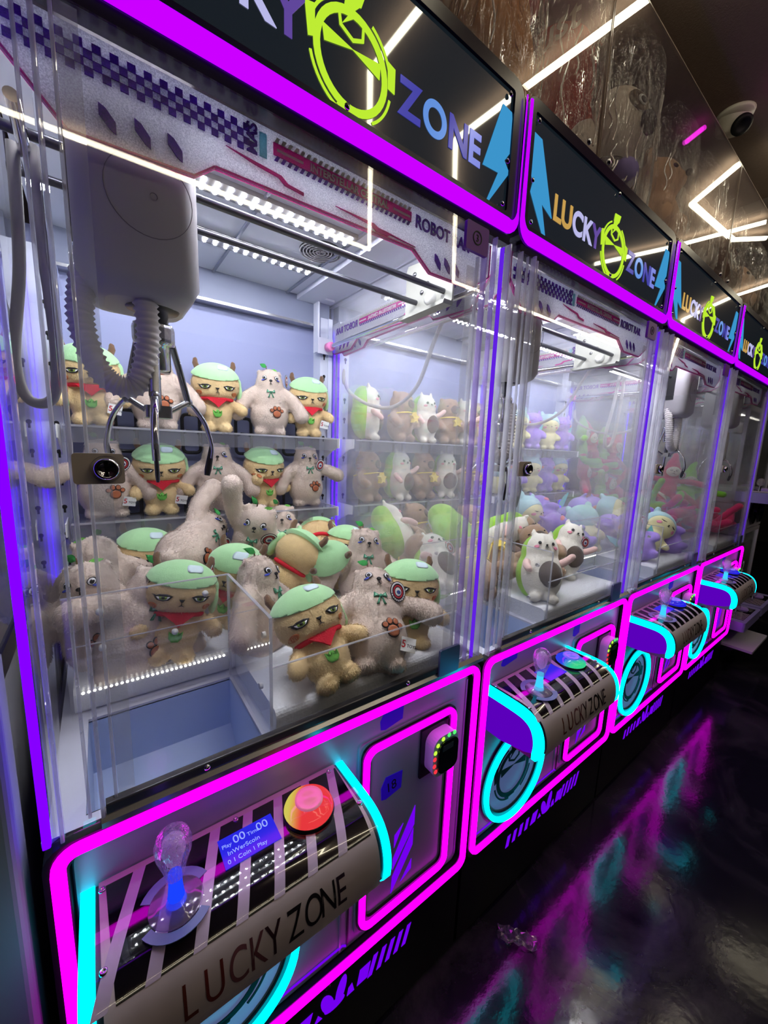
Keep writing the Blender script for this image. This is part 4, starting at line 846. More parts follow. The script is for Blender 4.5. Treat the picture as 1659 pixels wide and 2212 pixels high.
    ob('leaf_pocket', M(key + '_pocket', lambda: decal(MB(), bv, [(-.013, .066), (-.008, .061), (.0, .069), (.008, .061), (.013, .066), (.012, .052), (.006, .045), (-.006, .045), (-.012, .052)], LEAFG, .0048)), r)
    return r
def cat_avocado():
    key = 'cat_avo'
    ells = [((0, -.012, .085), (.060, .050, .080)), ((0, -.012, .155), (.047, .042, .055)), ((-.026, -.008, .208), (.008, .007, .018)), ((.026, -.008, .208), (.008, .007, .018)), ((-.026, -.040, .012), (.018, .020, .014)), ((.026, -.040, .012), (.018, .020, .014))]
    me = blob(key, ells, WHITEF, fuzz=4500, flen=.003); bv = CACHE[key + '#bv']
    r = bpy.data.objects.new('plush_cat', None); COL.objects.link(r); ob('body', me, r)
    ob('green_back', blob('avo_back', [((0, .014, .088), (.068, .048, .084)), ((0, .014, .150), (.055, .042, .062))], AVO, fuzz=3500, flen=.003), r)
    ob('pit_belly', M('avo_pit', lambda: blob('avo_pit_b', [((.010, -.052, .082), (.036, .018, .041))], PIT, fuzz=1200, flen=.003)), r)
    for sx, p in ((-1, [(-.050, -.034, .112), (-.056, -.052, .100), (-.052, -.066, .088)]), (1, [(.050, -.030, .120), (.064, -.040, .130), (.076, -.046, .142)])):
        ob('arm', M('avo_arm%d' % sx, lambda: blob('avo_armb%d' % sx, cap_chain(p, (.012, .010)), PINKF, .004, 4)), r)
    for sx in (-1, 1):
        ob('eye', M('avo_eye%d' % sx, lambda: decal(MB(), bv, E(sx * .019, .172, .0040, .0048), INK, .0040)), r)
        ob('cheek', M('avo_chk%d' % sx, lambda: decal(MB(), bv, E(sx * .027, .160, .0062, .0046), CHEEKP, .0038)), r)
    ob('nose', M('avo_nose', lambda: decal(decal(MB(), bv, E(0, .166, .0030, .0022), INK, .0040, 1), bv, [(-.006, .1600), (0, .1628), (.006, .1600), (0, .1615)], INK, .0038, 1)), r); return r
def bear_brown():
    key = 'bear_brown'
    ells = [((0, 0, .072), (.062, .054, .072)), ((0, -.006, .158), (.054, .050, .052)), ((0, -.040, .150), (.030, .022, .024)), ((-.036, .004, .200), (.012, .009, .012)), ((.036, .004, .200), (.012, .009, .012)), ((-.030, -.030, .016), (.022, .030, .018)), ((.030, -.030, .016), (.022, .030, .018))]
    for sx in (-1, 1): ells += cap_chain([(sx * .052, -.010, .108), (sx * .066, -.030, .092), (sx * .056, -.048, .076)], (.017, .018))
    me = blob(key, ells, BROWN, fuzz=6000, flen=.004); bv = CACHE[key + '#bv']
    r = bpy.data.objects.new('plush_bear', None); COL.objects.link(r); ob('body', me, r)
    ob('muzzle_patch', M('brown_muzzle', lambda: decal(MB(), bv, E(.004, .156, .022, .018), PIT, .0040)), r)
    for sx in (-1, 1): ob('eye', M('brown_eye%d' % sx, lambda: decal(MB(), bv, E(sx * .030, .170, .0036, .0026), INK, .0046)), r)
    ob('cord', M('brown_cord', lambda: MB().tube([(.056 * math.cos(a), -.002 + .052 * math.sin(a), .112 - .010 * math.sin(a)) for a in [2 * PI * i / 30 for i in range(30)]], .0028, STARY, 6, True)), r)
    st = [((.024 if i % 2 == 0 else .0125) * math.sin(2 * PI * i / 10), (.024 if i % 2 == 0 else .0125) * math.cos(2 * PI * i / 10)) for i in range(10)]
    ob('star', M('brown_star', lambda: MB().prism([(p[0] + .012, p[1] + .100) for p in st], 'y', -.078, -.060, STARY)), r); return r
def dragon_purple():
    key = 'dragon'
    ells = [((0, 0, .066), (.056, .050, .066)), ((0, -.004, .155), (.056, .050, .050)), ((-.040, .006, .200), (.010, .008, .022)), ((.040, .006, .200), (.010, .008, .022)), ((-.028, -.024, .014), (.020, .024, .015)), ((.028, -.024, .014), (.020, .024, .015)), ((0, .050, .03), (.02, .03, .018))]
    for sx in (-1, 1): ells += cap_chain([(sx * .046, -.010, .098), (sx * .060, -.026, .084), (sx * .056, -.040, .070)], (.014, .015))
    me = blob(key, ells, PURPF, fuzz=3500, flen=.003); bv = CACHE[key + '#bv']
    r = bpy.data.objects.new('plush_dragon', None); COL.objects.link(r); ob('body', me, r)
    for sx in (-1, 1):
        ob('eye', M('drg_eye%d' % sx, lambda: decal(MB(), bv, [(sx * .016, .158), (sx * .032, .156), (sx * .034, .1585), (sx * .024, .1545)], INK, .0042, 1)), r)
        ob('cheek', M('drg_chk%d' % sx, lambda: decal(MB(), bv, E(sx * .040, .146, .009, .008), pm('coral_cheek', rgb(236, 130, 140), .7), .0038)), r)
        ob('wing', M('drg_wing%d' % sx, lambda: MB().prism([(sx * .030, .10), (sx * .085, .145), (sx * .080, .115), (sx * .072, .105), (sx * .068, .09), (sx * .050, .085)], 'y', .034, .042, TEALF)), r)
    ob('mouth', M('drg_mouth', lambda: decal(MB(), bv, [(-.006, .144), (0, .1465), (.006, .144), (0, .1455)], INK, .0040, 1)), r); return r
def cat_hood():
    key = 'cat_hood'
    ells = [((0, 0, .060), (.050, .044, .058)), ((0, -.006, .142), (.058, .050, .050)), ((-.024, -.022, .012), (.018, .020, .014)), ((.024, -.022, .012), (.018, .020, .014))]
    for sx in (-1, 1): ells += cap_chain([(sx * .044, -.010, .086), (sx * .056, -.022, .074), (sx * .056, -.032, .064)], (.012, .013))
    me = blob(key, ells, CREAMF, fuzz=3500, flen=.003); bv = CACHE[key + '#bv']
    r = bpy.data.objects.new('plush_cat', None); COL.objects.link(r); ob('body', me, r)
    def hood():
        me = blob('hood_full', [((0, .006, .150), (.066, .058, .062)), ((-.04, .01, .205), (.014, .010, .022)), ((.04, .01, .205), (.014, .010, .022))], ICEF, .005, 3).copy(); bm = bmesh.new(); bm.from_mesh(me)
        bmesh.ops.bisect_plane(bm, geom=bm.verts[:] + bm.edges[:] + bm.faces[:], plane_co=(0, -.040, .166), plane_no=(0, -.75, -.66), clear_outer=True)
        bmesh.ops.holes_fill(bm, edges=[e for e in bm.edges if e.is_boundary]); bm.to_mesh(me); bm.free(); me.name = 'hood'; return me
    ob('hood', M('hood', hood), r)
    for sx in (-1, 1):
        ob('eye', M('hd_eye%d' % sx, lambda: decal(MB(), bv, [(sx * .014, .142), (sx * .024, .1385), (sx * .034, .143), (sx * .024, .1405)], INK, .0042, 1)), r)
        ob('cheek', M('hd_chk%d' % sx, lambda: decal(MB(), bv, E(sx * .034, .128, .0075, .006), CHEEKP, .0038)), r)
    ob('nose', M('hd_nose', lambda: decal(decal(MB(), bv, E(0, .134, .0026, .002), INK, .0042, 1), bv, [(-.005, .128), (0, .1305), (.005, .128), (0, .1295)], INK, .0040, 1)), r); return r
def doll(mat, nm, smile):
    key = 'doll_' + nm
    ells = [((0, 0, .075), (.040, .030, .045)), ((0, 0, .110), (.034, .028, .030)), ((0, 0, .170), (.044, .036, .044)), ((0, 0, .205), (.034, .030, .034))] + cap_chain([(0, 0, .225), (.004, .002, .250), (.018 if smile else .0, .004, .272)], (.024, .010))
    for sx in (-1, 1): ells += cap_chain([(sx * .030, 0, .120), (sx * .085, -.010, .122), (sx * .150, -.026, .112)], (.0150, .0175)) + cap_chain([(sx * .022, 0, .045), (sx * .040, -.030, .010), (sx * .060, -.085, .004)], (.017, .019))
    me = blob(key, ells, mat, fuzz=3000, flen=.0025); bv = CACHE[key + '#bv']
    r = bpy.data.objects.new('plush_doll', None); COL.objects.link(r); ob('body', me, r)
    def face():
        mb = MB(); decal(mb, bv, E(0, .168, .034, .027, 22), WHITEF, .0042, 4); return mb
    f = ob('face', M(key + '_face', face), r)
    def feat():
        mb = MB()
        for sx in (-1, 1): decal(mb, bv, E(sx * .013, .174, .0055, .0045), INK, .0058); decal(mb, bv, E(sx * .013, .174, .0034, .0026), WHT, .0064, 1)
        s = 1 if smile else -1; decal(mb, bv, [(-.013, .156 + .003 * s), (0, .156 - .002 * s), (.013, .156 + .003 * s), (0, .1545 - .002 * s)], INK, .0058, 1); decal(mb, bv, E(0, .166, .003, .0022), INK, .0058, 1); return mb
    ob('features', M(key + '_feat', feat), f); return r
PROTO = {}
BUILD = {'Ba': lambda: bear_beige('a'), 'Bb': lambda: bear_beige('b'), 'Bc': lambda: bear_beige('c'), 'Bd': lambda: bear_beige('d'), 'Ya': lambda: bear_gold('a'), 'Yw': lambda: bear_gold('w'), 'A': cat_avocado, 'C': bear_brown, 'P': dragon_purple, 'H': cat_hood, 'K': lambda: doll(PINKD, 'pink', False), 'G': lambda: doll(GREEND, 'green', True)}
WORD = {'B': 'beige bear plush', 'Y': 'mint capped golden bear', 'A': 'white avocado cat plush', 'C': 'brown bear plush', 'P': 'purple dragon plush', 'H': 'pale yellow hooded cat', 'K': 'hot pink long armed doll', 'G': 'lime green long armed doll'}
HEIGHT = {'B': .225, 'Y': .215, 'A': .22, 'C': .205, 'P': .2, 'H': .2, 'K': .2, 'G': .2}
def plush(kind, pos, rot, label, group, scale=1.0, centre=False, tags=''):
    if kind in PROTO: o = copy_tree(PROTO[kind])
    else: o = PROTO[kind] = BUILD[kind]()
    for ch in list(o.children):
        if ch.name.split('.')[0] in ('hang_tag', 'fabric_label'):
            for g in list(ch.children): bpy.data.objects.remove(g)
            bpy.data.objects.remove(ch)
    M_ = Euler([R(a) for a in rot]).to_matrix(); p = Vector(pos)
    if centre: p = p - M_ @ Vector((0, 0, HEIGHT[kind[0]] * .5 * scale))
    o.location = p; o.rotation_euler = [R(a) for a in rot]; o.scale = (scale,) * 3
    tag(o, label, 'plush toy', group)
    if 'r' in tags: round_tag(o, .040, -.040, .150, (R(10), 0, R(25)))
    if 'l' in tags: toy_tag(o, .050, -.042, .045, (R(8), R(10), R(10)))
    if 'h' in tags: round_tag(o, .058, .01, .185, (0, R(15), R(70)))
    return o
Z1, Z2, YS = 1.467, 1.217, .752
ORD = ['leftmost', 'second from left', 'middle', 'fourth from left', 'fifth from left', 'rightmost']
def row(kinds, xs, z, yaws, where, mach, group, tags=None):
    n = len(xs)
    for i, (kd, x) in enumerate(zip(kinds, xs)):
        o_ = 'rightmost' if i == n - 1 else ORD[i]
        plush(kd, (x, YS, z), (0, 0, yaws[i]), '%s, %s on the %s of %s' % (WORD[kd[0]], o_, where, mach), group, 1.0, False, tags[i] if tags else '')
NM, SM, TM, FM = 'nearest claw machine', 'second claw machine', 'third claw machine', 'farthest claw machine'
row(['Ya', 'Ba', 'Ya', 'Ba', 'Ya'], [.092, .245, .408, .580, .722], Z1, [0, -6, -8, -14, -10], 'top shelf', NM, 'bears on the top shelf of the nearest machine', ['l', '', '', 'h', 'l'])
row(['Bb', 'Ya', 'Ba', 'Yw', 'Bd'], [.108, .243, .405, .556, .715], Z2, [4, -3, -10, 10, -6], 'lower shelf', NM, 'bears on the lower shelf of the nearest machine', ['rl', 'l', '', '', 'r'])
GP = 'heaped bears in the nearest machine'
FZ = .967
for kd, p, rt, lb, tg in [
    ('Ba', (.090, .62, 1.075), (-12, 8, 160), 'beige bear plush turned away at the back left of the heap', ''),
    ('Ba', (.075, .40, 1.062), (-6, -10, -18), 'beige bear plush leaning on the left glass with a green leaf', ''),
    ('Bb', (.150, .355, 1.050), (-8, 24, 14), 'beige bear plush slumped between the left glass and the large mint cap', 'r'),
    ('Ya', (.185, .66, 1.085), (-8, 6, 0), 'golden bear plush half hidden behind the lying beige bear', ''),
    ('Bc', (.300, .57, 1.155), (-30, 62, 10), 'beige bear plush lying sideways with raised arm at the back of the heap', 'r'),
    ('Bc', (.462, .56, 1.150), (18, 14, -30), 'beige bear plush stretching one arm straight up in the heap', 'r'),
    ('Ba', (.600, .70, 1.110), (-5, 0, -20), 'small looking beige bear plush peeking out far back in the heap', ''),
    ('Ya', (.216, .335, 1.070), (-16, 12, -6), 'big frowning golden bear plush with mint cap just behind the prize chute', 'h'),
    ('Ya', (.362, .43, 1.070), (-6, 10, -40), 'golden bear plush with mint cap behind the beige bear by the chute corner', ''),
    ('Ba', (.385, .300, 1.055), (-10, 10, 40), 'beige bear plush leaning right against the chute guard corner', ''),
    ('Ya', (.700, .60, 1.110), (70, 0, 160), 'golden bear plush bent over showing only the top of its mint cap', 'r'),
    ('Yw', (.525, .44, 1.095), (30, -20, 120), 'golden bear plush seen from behind with mint ear flap in the heap', ''),
    ('Ya', (.640, .45, 1.075), (-60, 20, 170), 'golden bear plush turned away with its white label up in the heap', 'l'),
    ('Ya', (.755, .52, 1.070), (-20, 10, -10), 'golden bear plush low behind the others near the right glass', ''),
    ('Ba', (.735, .38, 1.075), (-14, 6, -20), 'beige bear plush with only its head showing right of the heap', ''),
    ('Ya', (.435, .100, 1.050), (-38, -12, 0), 'golden bear plush sitting at the front beside the chute guard', ''),
    ('Bd', (.590, .110, 1.052), (-40, 6, -20), 'beige bear plush lying back at the front centre with rust paw print', 'rl'),
    ('Ya', (.705, .120, 1.058), (-24, 4, -26), 'golden bear plush with mint cap at the front beside the right door edge', '')]:
    plush(kd, p, rt, lb, GP, 1.14 if kd[0] == 'B' else 1.04, True, tg)
# second machine
def sh(xs): return [x + W for x in xs]
row(['A', 'C', 'A', 'C', 'A', 'C'], sh([.125, .300, .435, .585, .690, .775]), Z1, [50, 10, -6, -16, -10, -20], 'top shelf', SM, 'plushes on the top shelf of the second machine')
row(['C', 'A', 'C', 'A', 'C'], sh([.135, .300, .440, .590, .755]), Z2, [20, 10, 0, -30, -20], 'lower shelf', SM, 'plushes on the lower shelf of the second machine')
GP = 'heaped plushes in the second machine'
for kd, p, rt, lb, tg in [
    ('A', (.125, .55, 1.130), (-20, 40, 60), 'avocado cat plush tipped sideways at the back left of the second machine', ''),
    ('C', (.290, .60, 1.110), (-20, 10, 20), 'brown bear plush behind the tipped avocado cat in the heap', ''),
    ('A', (.330, .46, 1.140), (60, 10, 165), 'avocado cat plush lying face down showing its green back', ''),
    ('A', (.130, .32, 1.060), (-50, 10, -20), 'avocado cat plush on its back near the left side glass', 'r'),
    ('C', (.345, .40, 1.050), (-40, 60, 0), 'brown bear plush lying sideways in the middle of the second heap', ''),
    ('C', (.600, .58, 1.090), (-20, 0, 10), 'brown bear plush far back in the second heap under the shelf', ''),
    ('C', (.380, .285, 1.050), (-70, -30, 30), 'brown bear plush on its back with yellow tie behind the round tag', 'r'),
    ('C', (.255, .255, 1.045), (70, 0, 150), 'brown bear plush face down beside the chute of the second machine', ''),
    ('A', (.590, .40, 1.110), (40, 55, 20), 'avocado cat plush rolled over with bright green back and white label', 'l'),
    ('A', (.430, .120, 1.062), (-24, 4, -42), 'large avocado cat plush sitting at the front of the second machine', ''),
    ('C', (.600, .230, 1.060), (-28, -16, -30), 'brown bear plush leaning behind the front avocado cat', ''),
    ('A', (.735, .200, 1.062), (-24, 22, -40), 'avocado cat plush at the right front with a dark round tag', 'r'),
    ('C', (.740, .40, 1.060), (-10, 0, 0), 'brown bear plush near the right glass of the second machine', ''),
    ('C', (.130, .43, 1.040), (10, -20, 60), 'brown bear plush half buried at the left of the second heap', '')]:
    plush(kd, (p[0] + W, p[1], p[2]), rt, lb, GP, 1.12 if kd == 'A' else 1.05, True, tg)
# third machine
sh3 = lambda xs: [x + 2 * W for x in xs]
row(['P', 'H', 'P', 'H', 'P'], sh3([.105, .275, .415, .580, .725]), Z1, [-20, -34, -30, -38, -34], 'top shelf', TM, 'plushes on the top shelf of the third machine')
row(['H', 'P', 'H', 'P', 'H'], sh3([.115, .275, .440, .590, .735]), Z2, [150, -20, -36, -30, -20], 'lower shelf', TM, 'plushes on the lower shelf of the third machine')
GP = 'heaped plushes in the third machine'
for kd, p, rt, lb, tg in [
    ('H', (.110, .52, 1.090), (-10, 10, 0), 'hooded yellow cat plush at the back left of the third heap', ''), ('P', (.300, .55, 1.110), (-40, 50, 20), 'purple dragon plush lying on top of the third heap', 'l'),
    ('P', (.500, .52, 1.100), (30, -40, 40), 'purple dragon plush tipped over in the back of the third heap', ''), ('P', (.150, .34, 1.060), (-60, 20, 30), 'purple dragon plush on its back at the left of the third heap', ''),
    ('H', (.660, .34, 1.110), (-40, 50, 10), 'hooded yellow cat plush lying asleep on the right of the third heap', 'r'), ('P', (.440, .16, 1.050), (-30, -20, -50), 'purple dragon plush at the front of the third machine', 'r'),
    ('H', (.360, .36, 1.060), (40, 20, 120), 'hooded yellow cat plush face down showing its ice blue hood', ''), ('H', (.640, .15, 1.050), (-30, 40, -50), 'hooded yellow cat plush rolled on its side at the right front', ''),
    ('P', (.560, .28, 1.050), (-70, 0, 60), 'purple dragon plush wedged in the middle of the third heap', ''), ('P', (.755, .15, 1.040), (-20, 40, 40), 'purple dragon plush in the right front corner of the third machine', 'r'),
    ('P', (.750, .50, 1.070), (-20, 0, 0), 'purple dragon plush by the right glass at the back', '')]:
    plush(kd, (p[0] + 2 * W, p[1], p[2] + .012), rt, lb, GP, 1.2, True, tg)
# farthest machine
sh4 = lambda xs: [x + 3 * W for x in xs]
GP = 'heaped dolls in the farthest machine'
for kd, p, rt, lb, tg in [
    ('G', (.130, .74, 1.50), (-5, 10, 20), 'lime green doll hanging at the back left of the farthest machine', 'l'), ('K', (.270, .74, 1.48), (-8, -20, 0), 'hot pink doll upper back of the farthest machine', ''),
    ('G', (.420, .74, 1.46), (-6, 20, 10), 'lime green doll upper back right of the farthest machine', ''), ('K', (.560, .74, 1.44), (0, 30, 0), 'hot pink doll tipped over high at the back', ''),
    ('K', (.150, .70, 1.25), (-10, -15, 20), 'hot pink doll with folded arms at the left of the farthest heap', ''), ('G', (.330, .68, 1.22), (-10, 35, 10), 'lime green doll leaning with one arm up in the farthest heap', ''),
    ('K', (.480, .64, 1.20), (-20, -50, 0), 'hot pink doll lying across the back of the farthest heap', ''), ('K', (.640, .38, 1.275), (-5, 4, -58), 'hot pink doll sitting upright with a sad white face', 'r'),
    ('G', (.730, .30, 1.215), (-5, 2, -62), 'lime green doll sitting upright with a smiling white face', ''), ('K', (.500, .36, 1.14), (-60, 40, -30), 'hot pink doll reaching one arm up in the farthest heap', ''),
    ('G', (.430, .38, 1.13), (-70, 60, 40), 'lime green doll lying flat in front of the pink dolls', ''), ('K', (.600, .26, 1.07), (-60, -30, 10), 'hot pink doll lying low at the front of the farthest machine', ''),
    ('K', (.300, .30, 1.06), (60, 20, 30), 'hot pink doll face down near the chute of the farthest machine', ''), ('K', (.735, .20, 1.10), (-50, 30, -50), 'hot pink doll bent over at the right front corner', ''),
    ('K', (.700, .13, 1.03), (-70, 40, 80), 'hot pink doll squeezed against the right door edge', '')]:
    plush(kd, (p[0] + 3 * W, p[1], p[2]), rt, lb, GP, 1.2, True, tg)
# ------------------------------------------------------------ on top of the row: clear fence, bagged prizes
FEDGE = pm('fence_edge', rgb(168, 150, 138), .2, trans=.4)
for i, (a, b) in enumerate(((-.70, 1.150), (1.153, 2.225), (2.228, 3.40))):
    p = thing('fence_panel', ['clear acrylic fence panel above the nearest sign', 'clear acrylic fence panel above the second sign', 'clear acrylic fence panel above the far signs'][i], 'fence panel', (a, .0, 2.171), group='clear fence along the row')
    ob('sheet', MB().box(.002, b - a - .002, .004, .008, 0, .424, FENCE), p)
    e = MB(); e.box(0, b - a, .0035, .0085, .422, .4255, FEDGE); e.box(0, .003, .003, .009, 0, .424, FEDGE); e.box(b - a - .003, b - a, .003, .009, 0, .424, FEDGE); ob('sheet_edge', e, p)
    s = MB()
    for x in (.05, b - a - .05): s.lathe([(0, -.006), (.006, -.005), (.007, 0)], (x, .004, .012), CHROME, 12, (0, 1, 0))
    ob('stud', s, p)
TZ = 2.170
ORANGE = pm('orange_plush', rgb(236, 160, 84), .8); ROSE = pm('rose_plush', rgb(232, 120, 144), .8); DKRED = pm('dark_red_plush', rgb(190, 44, 40), .8, bump=(120, .3, .003)); CRM = pm('cream_plush', rgb(246, 232, 220), .8); BLK = pm('black_plush', rgb(40, 36, 36), .8); TAN = pm('tan_plush', rgb(246, 196, 158), .8); LILAC = pm('lilac_plush', rgb(150, 136, 206), .8)
def bag(x, y, r, h, label, seed, rx=None):
    """a crinkled clear bag standing round a prize, gathered at the top"""
    rnd = random.Random(seed); b = thing('plastic_bag', label, 'bag', (x, y, TZ), group='clear bags round the large prizes')
    vs = []; fs = []; n = 72; mz = 26; ph = [rnd.uniform(0, 6.28) for _ in range(8)]
    for i in range(mz):
        t = i / (mz - 1); rr = r * (1.0 if t < .7 else 1.0 - .62 * ((t - .7) / .3) ** 1.4) * (.92 + .08 * min(1, t * 8))
        for j in range(n):
            a = 2 * PI * j / n; wv = 1 + .030 * math.sin(9 * a + ph[0] + 2 * t) + .022 * math.sin(17 * a + ph[1] - 3 * t) + .016 * math.sin(31 * a + ph[2] + 5 * t) + .012 * math.sin(14 * t + 5 * a + ph[3])
            vs.append((rr * wv * math.cos(a), (rx or 1) * rr * wv * math.sin(a), .002 + h * t + .012 * math.sin(3 * a + ph[4]) * t))
    for i in range(mz - 1):
        for j in range(n): fs.append((i * n + j, i * n + (j + 1) % n, (i + 1) * n + (j + 1) % n, (i + 1) * n + j))
    ob('film', MB().add(vs, fs, BAG, True), b)
    c = MB()
    for k in range(30):                                                    # folded ridges of the gathered film
        a = rnd.uniform(0, 6.28); z0 = rnd.uniform(.05, .5) * h; z1 = z0 + rnd.uniform(.1, .35) * h
        pts = [((r * 1.035) * math.cos(a + .05 * math.sin(8 * t)), (rx or 1) * (r * 1.035) * math.sin(a + .05 * math.sin(8 * t)), z0 + (z1 - z0) * t) for t in [i / 8 for i in range(9)] if z0 + (z1 - z0) * t < .68 * h]
        if len(pts) > 2: c.tube(pts, .0026, pane('crinkle_film', tint=(.95, .93, .88, 1), dust=.20, r0=.45, rough=.10), 5)
    if c.v: ob('crease', c, b)
    return b
def prize(name, label, x, y): return thing(name, label, 'plush toy', (x, y, TZ), group='large bagged prizes on top of the row')
# pudding shaped prize, left
p = prize('plush_pudding', 'orange and rose dome plush prize in a clear bag over the nearest sign', .87, .155)
ob('body', blob('pudding', [((0, 0, .13), (.125, .115, .13)), ((0, 0, .22), (.110, .10, .10))], ORANGE, .010, 5), p); ob('icing', blob('icing', [((0, 0, .285), (.124, .112, .085)), ((.06, -.06, .25), (.04, .04, .03)), ((-.06, -.06, .25), (.04, .04, .03))], ROSE, .010, 5), p)
bag(.87, .155, .137, .53, 'clear plastic bag round the orange and rose prize', 1, .95)
# bottle shaped prize
p = prize('plush_bottle', 'dark red bottle plush prize with white lettering in a clear bag', 1.165, .155)
ob('body', blob('bottle', [((0, 0, .12), (.110, .105, .13)), ((0, 0, .25), (.106, .10, .14))], DKRED, .010, 5), p)
ob('shoulder', blob('bottle_top', [((0, 0, .37), (.104, .098, .075))], pm('mauve_plush', rgb(150, 112, 130), .8), .010, 4), p)
ob('face_patch', blob('bottle_patch', [((.02, -.070, .085), (.075, .040, .075))], CRM, .008, 4), p)
def wtext():
    me = text_mesh('must_flat', 'Must', .088, pm('pale_lettering', rgb(206, 186, 178), .6), .002, .001, 'LEFT', .85).copy(); bm = bmesh.new(); bm.from_mesh(me)
    for v in bm.verts: a = (v.co.x - .085) / .108 - PI / 2 - 1.15; rr = .116 + v.co.y; v.co = Vector((rr * math.cos(a), rr * math.sin(a) * .96, v.co.z + .06 * v.co.x / .1))
    bm.to_mesh(me); bm.free(); return me
ob('lettering', M('must', wtext), p, (0, 0, .205))
bag(1.165, .155, .127, .56, 'clear plastic bag round the dark red bottle prize', 2, .98)
# black and white dog like prize
p = prize('plush_dog', 'white and black dog plush prize with patched eye in a clear bag', 1.48, .150)
ob('body', blob('dog_body', [((0, .01, .10), (.105, .10, .11))], BLK, .010, 5), p)
ob('head', blob('dog_head', [((0, -.005, .27), (.108, .10, .115)), ((.0, -.07, .235), (.05, .035, .04))], CRM, .010, 5), p); hb = CACHE['dog_head#bv']
ob('eye_patch', M('dog_patch', lambda: decal(MB(), hb, E(-.035, .30, .034, .032, 18), pm('grey_brown_plush', rgb(112, 98, 84), .8), .004, 4)), p)
ob('eye', M('dog_eye', lambda: decal(decal(MB(), hb, E(-.032, .30, .015), WHT, .006), hb, E(-.031, .299, .010), INK, .008)), p); ob('eye', M('dog_eye2', lambda: decal(decal(MB(), hb, E(.042, .30, .015), WHT, .005), hb, E(.042, .299, .010), INK, .007)), p)
ob('nose', M('dog_nose', lambda: MB().ell((-.0, -.108, .250), (.036, .018, .030), BLK)), p)
ob('ball', M('dog_ball', lambda: MB().ell((-.06, -.085, .10), (.042, .036, .042), LILAC)), p)
bag(1.48, .150, .130, .56, 'clear plastic bag round the white and black dog prize', 3, .98)
# soft animals further along
def animal(name, label, x, key, mat, seed, blabel, h=.34):
    p = prize(name, label, x, .155); ob('body', blob(key, [((0, 0, .12), (.108, .10, .12)), ((0, -.01, h - .08), (.085, .08, .085)), ((-.06, 0, h), (.022, .018, .03)), ((.06, 0, h), (.022, .018, .03)), ((-.07, -.07, .12), (.03, .04, .05)), ((.07, -.07, .12), (.03, .04, .05)), ((0, -.08, h - .09), (.035, .03, .028))], mat, .010, 5), p); bv = CACHE[key + '#bv']
    for sx in (-1, 1): ob('eye', M(key + 'e%d' % sx, lambda: decal(MB(), bv, E(sx * .032, h - .055, .008), INK, .004)), p)
    ob('nose', M(key + 'n', lambda: MB().ell((0, -.112, h - .08), (.014, .01, .011), BLK, n=12, m=8)), p)
    bag(x, .155, .132, h + .16, blabel, seed, .97)
animal('plush_pig', 'tan pig plush prize in a clear bag right of the dog prize', 1.83, 'pig', TAN, 4, 'clear plastic bag round the tan pig prize')
animal('plush_rabbit', 'cream rabbit plush prize in a crinkled clear bag over the third sign', 2.16, 'rabbit', CRM, 5, 'crinkled clear plastic bag round the cream rabbit prize')
animal('plush_bear', 'brown bear plush prize in a clear bag past the second fence seam', 2.52, 'topbear', pm('cocoa_plush', rgb(130, 92, 66), .8), 6, 'clear plastic bag round the brown bear prize past the fence seam', .30)
animal('plush_bear', 'tan bear plush prize in a clear bag over the farthest sign', 2.88, 'topbear2', TAN, 7, 'clear plastic bag round the tan prize over the farthest sign', .28)
animal('plush_panda', 'black and white plush prize at the far end of the row', 3.20, 'toppanda', BLK, 8, 'clear plastic bag round the black prize at the far end', .28)
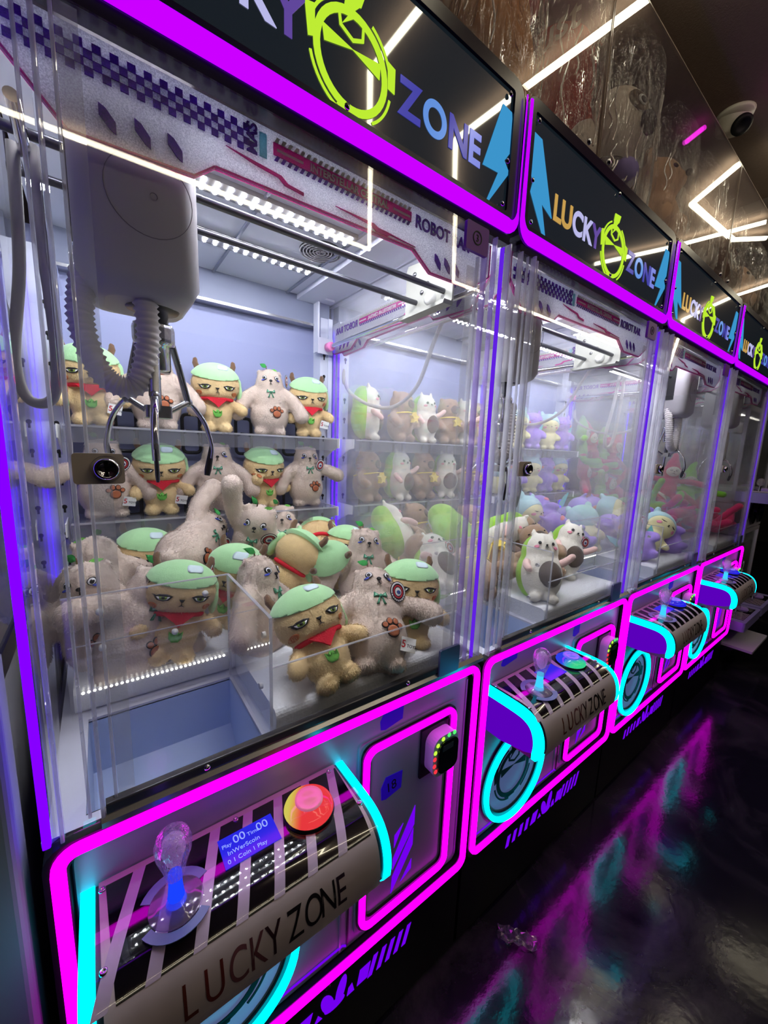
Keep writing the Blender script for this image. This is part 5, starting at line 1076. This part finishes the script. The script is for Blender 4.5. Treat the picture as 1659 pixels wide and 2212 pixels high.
# ------------------------------------------------------------ small white cabinets beyond the row
MW = pm('cabinet_white', rgb(196, 192, 208), .4); MLIL = pm('lilac_panel', rgb(150, 140, 206), .35); DG = pm('smoked_window', (.03, .03, .035, 1), .12, coat=.5)
def mini(x, z, label):
    t = thing('mini_claw_cabinet', label, 'claw machine', (x, .10, z), group='small white claw cabinets beyond the row')
    w_ = .46
    ob('base', M('mini_base', lambda: MB().rbox(0, w_, 0, .5, 0, .22, MW, .012, 'y')), t)
    for cx in (.12, .34): ob('round_door', M('mini_door%.2f' % cx, lambda: MB().ring(circ(cx, .115, .085, 28), circ(cx, .115, .07, 28), 'y', -.014, .0, BLACK).lathe([(0, -.004), (.07, -.004)], (cx, 0, .115), DG, 28, (0, 1, 0))), t)
    c = ob('console', M('mini_console', lambda: MB().rbox(0, w_, -.17, .02, .235, .30, MLIL, .02, 'z').box(.06, w_ - .06, -.15, -.02, .300, .302, GLOSSBLACK)), t)
    ob('joystick', M('mini_joy', lambda: MB().cyl((.14, -.09, .30), (.14, -.09, .345), .007, CHROME, 10).ell((.14, -.09, .365), (.022, .022, .026), BULB, n=14, m=10)), c)
    ob('push_button', M('mini_btn', lambda: MB().lathe([(.034, 0), (.03, .012), (0, .016)], (.33, -.09, .302), PURPF, 20)), c)
    for i in range(6): ob('stripe', M('mini_st%d' % i, lambda: MB().box(.07 + i * .03, .08 + i * .03, -.15, -.02, .3018, .3026, STRIPE)), c)
    def fr():
        mb = MB()
        for xx in (0, w_ - .02): mb.box(xx, xx + .02, 0, .02, .22, .86, MW); mb.box(xx, xx + .02, .48, .5, .22, .86, MW)
        mb.box(0, w_, 0, .5, .83, .86, MW); mb.box(.01, w_ - .01, .49, .5, .3, .83, pm('mini_back', rgb(120, 122, 118), .6)); mb.box(0, w_, 0, .5, .22, .30, MW); return mb
    ob('frame', M('mini_frame', fr), t)
    ob('window', M('mini_window', lambda: MB().box(.02, w_ - .02, .006, .010, .30, .83, GLASS_SIDE).box(.004, .008, .02, .48, .30, .83, GLASS_SIDE)), t)
    ob('claw', M('mini_claw', lambda: MB().rbox(.15, .29, .18, .32, .72, .80, GREYBOX, .01, 'z').cyl((.22, .25, .72), (.22, .25, .62), .016, CHROME, 12).tube([(.22, .25, .63), (.17, .25, .60), (.17, .25, .54)], .004, CHROME, 6).tube([(.22, .25, .63), (.27, .25, .60), (.27, .25, .54)], .004, CHROME, 6).cyl((.02, .25, .79), (.44, .25, .79), .006, CHROME, 8)), t)
    ob('lamp', M('mini_lamp', lambda: MB().box(.06, .40, .1, .12, .824, .829, em('mini_lamp', (1, .96, .85, 1), 5.0))), t)
    return t
mini(3.50, .945, 'small white claw cabinet stacked on top beside the farthest claw machine')
mini(3.98, .945, 'small white claw cabinet on top at the right picture edge')
lo = mini(3.50, .075, 'small white claw cabinet at floor level with lilac console beyond the row')
lo2 = mini(3.98, .075, 'small white claw cabinet at floor level at the right picture edge')
ob('handwriting', text_mesh('a2', 'A2', .12, WHITEINK, .001, .001), lo2, (.02, -.002, .52))
for x, lb in ((3.50, 'left low plinth under the small white cabinets'), (3.98, 'right low plinth under the small white cabinets')):
    q = thing('plinth', lb, 'plinth', (x, .10, 0)); ob('board', MB().box(0, .46, -.0, .5, 0.0, .072, BLACK), q)
tr = thing('shelf_board', 'pale grey ledge sticking out low below the small white cabinet', 'ledge', (3.50, .09, .20)); ob('board', MB().rbox(0, .44, -.22, .0, -.016, 0, MW, .006, 'z'), tr); ob('bracket', MB().prism([(-.16, -.016), (-.0, -.016), (-.0, -.10)], 'x', .03, .036, STEEL), tr)
# crumpled wrapper on the floor
rnd = random.Random(3); wr = thing('wrapper', 'crumpled clear plastic wrapper lying on the dark floor by the kick plate', 'wrapper', (1.01, -.09, 0.0), (0, 0, R(-50)))
vs = []; fs = []; nx, ny = 14, 7
for i in range(nx):
    for j in range(ny): vs.append((-.055 + .11 * i / (nx - 1) + rnd.uniform(-.004, .004), -.018 + .036 * j / (ny - 1) + rnd.uniform(-.003, .003), .003 + rnd.uniform(0, .022)))
for i in range(nx - 1):
    for j in range(ny - 1): fs.append((i * ny + j, (i + 1) * ny + j, (i + 1) * ny + j + 1, i * ny + j + 1))
ob('film', MB().add(vs, fs, pane('wrapper_film', dust=.25, r0=.25, rough=.12), False), wr)
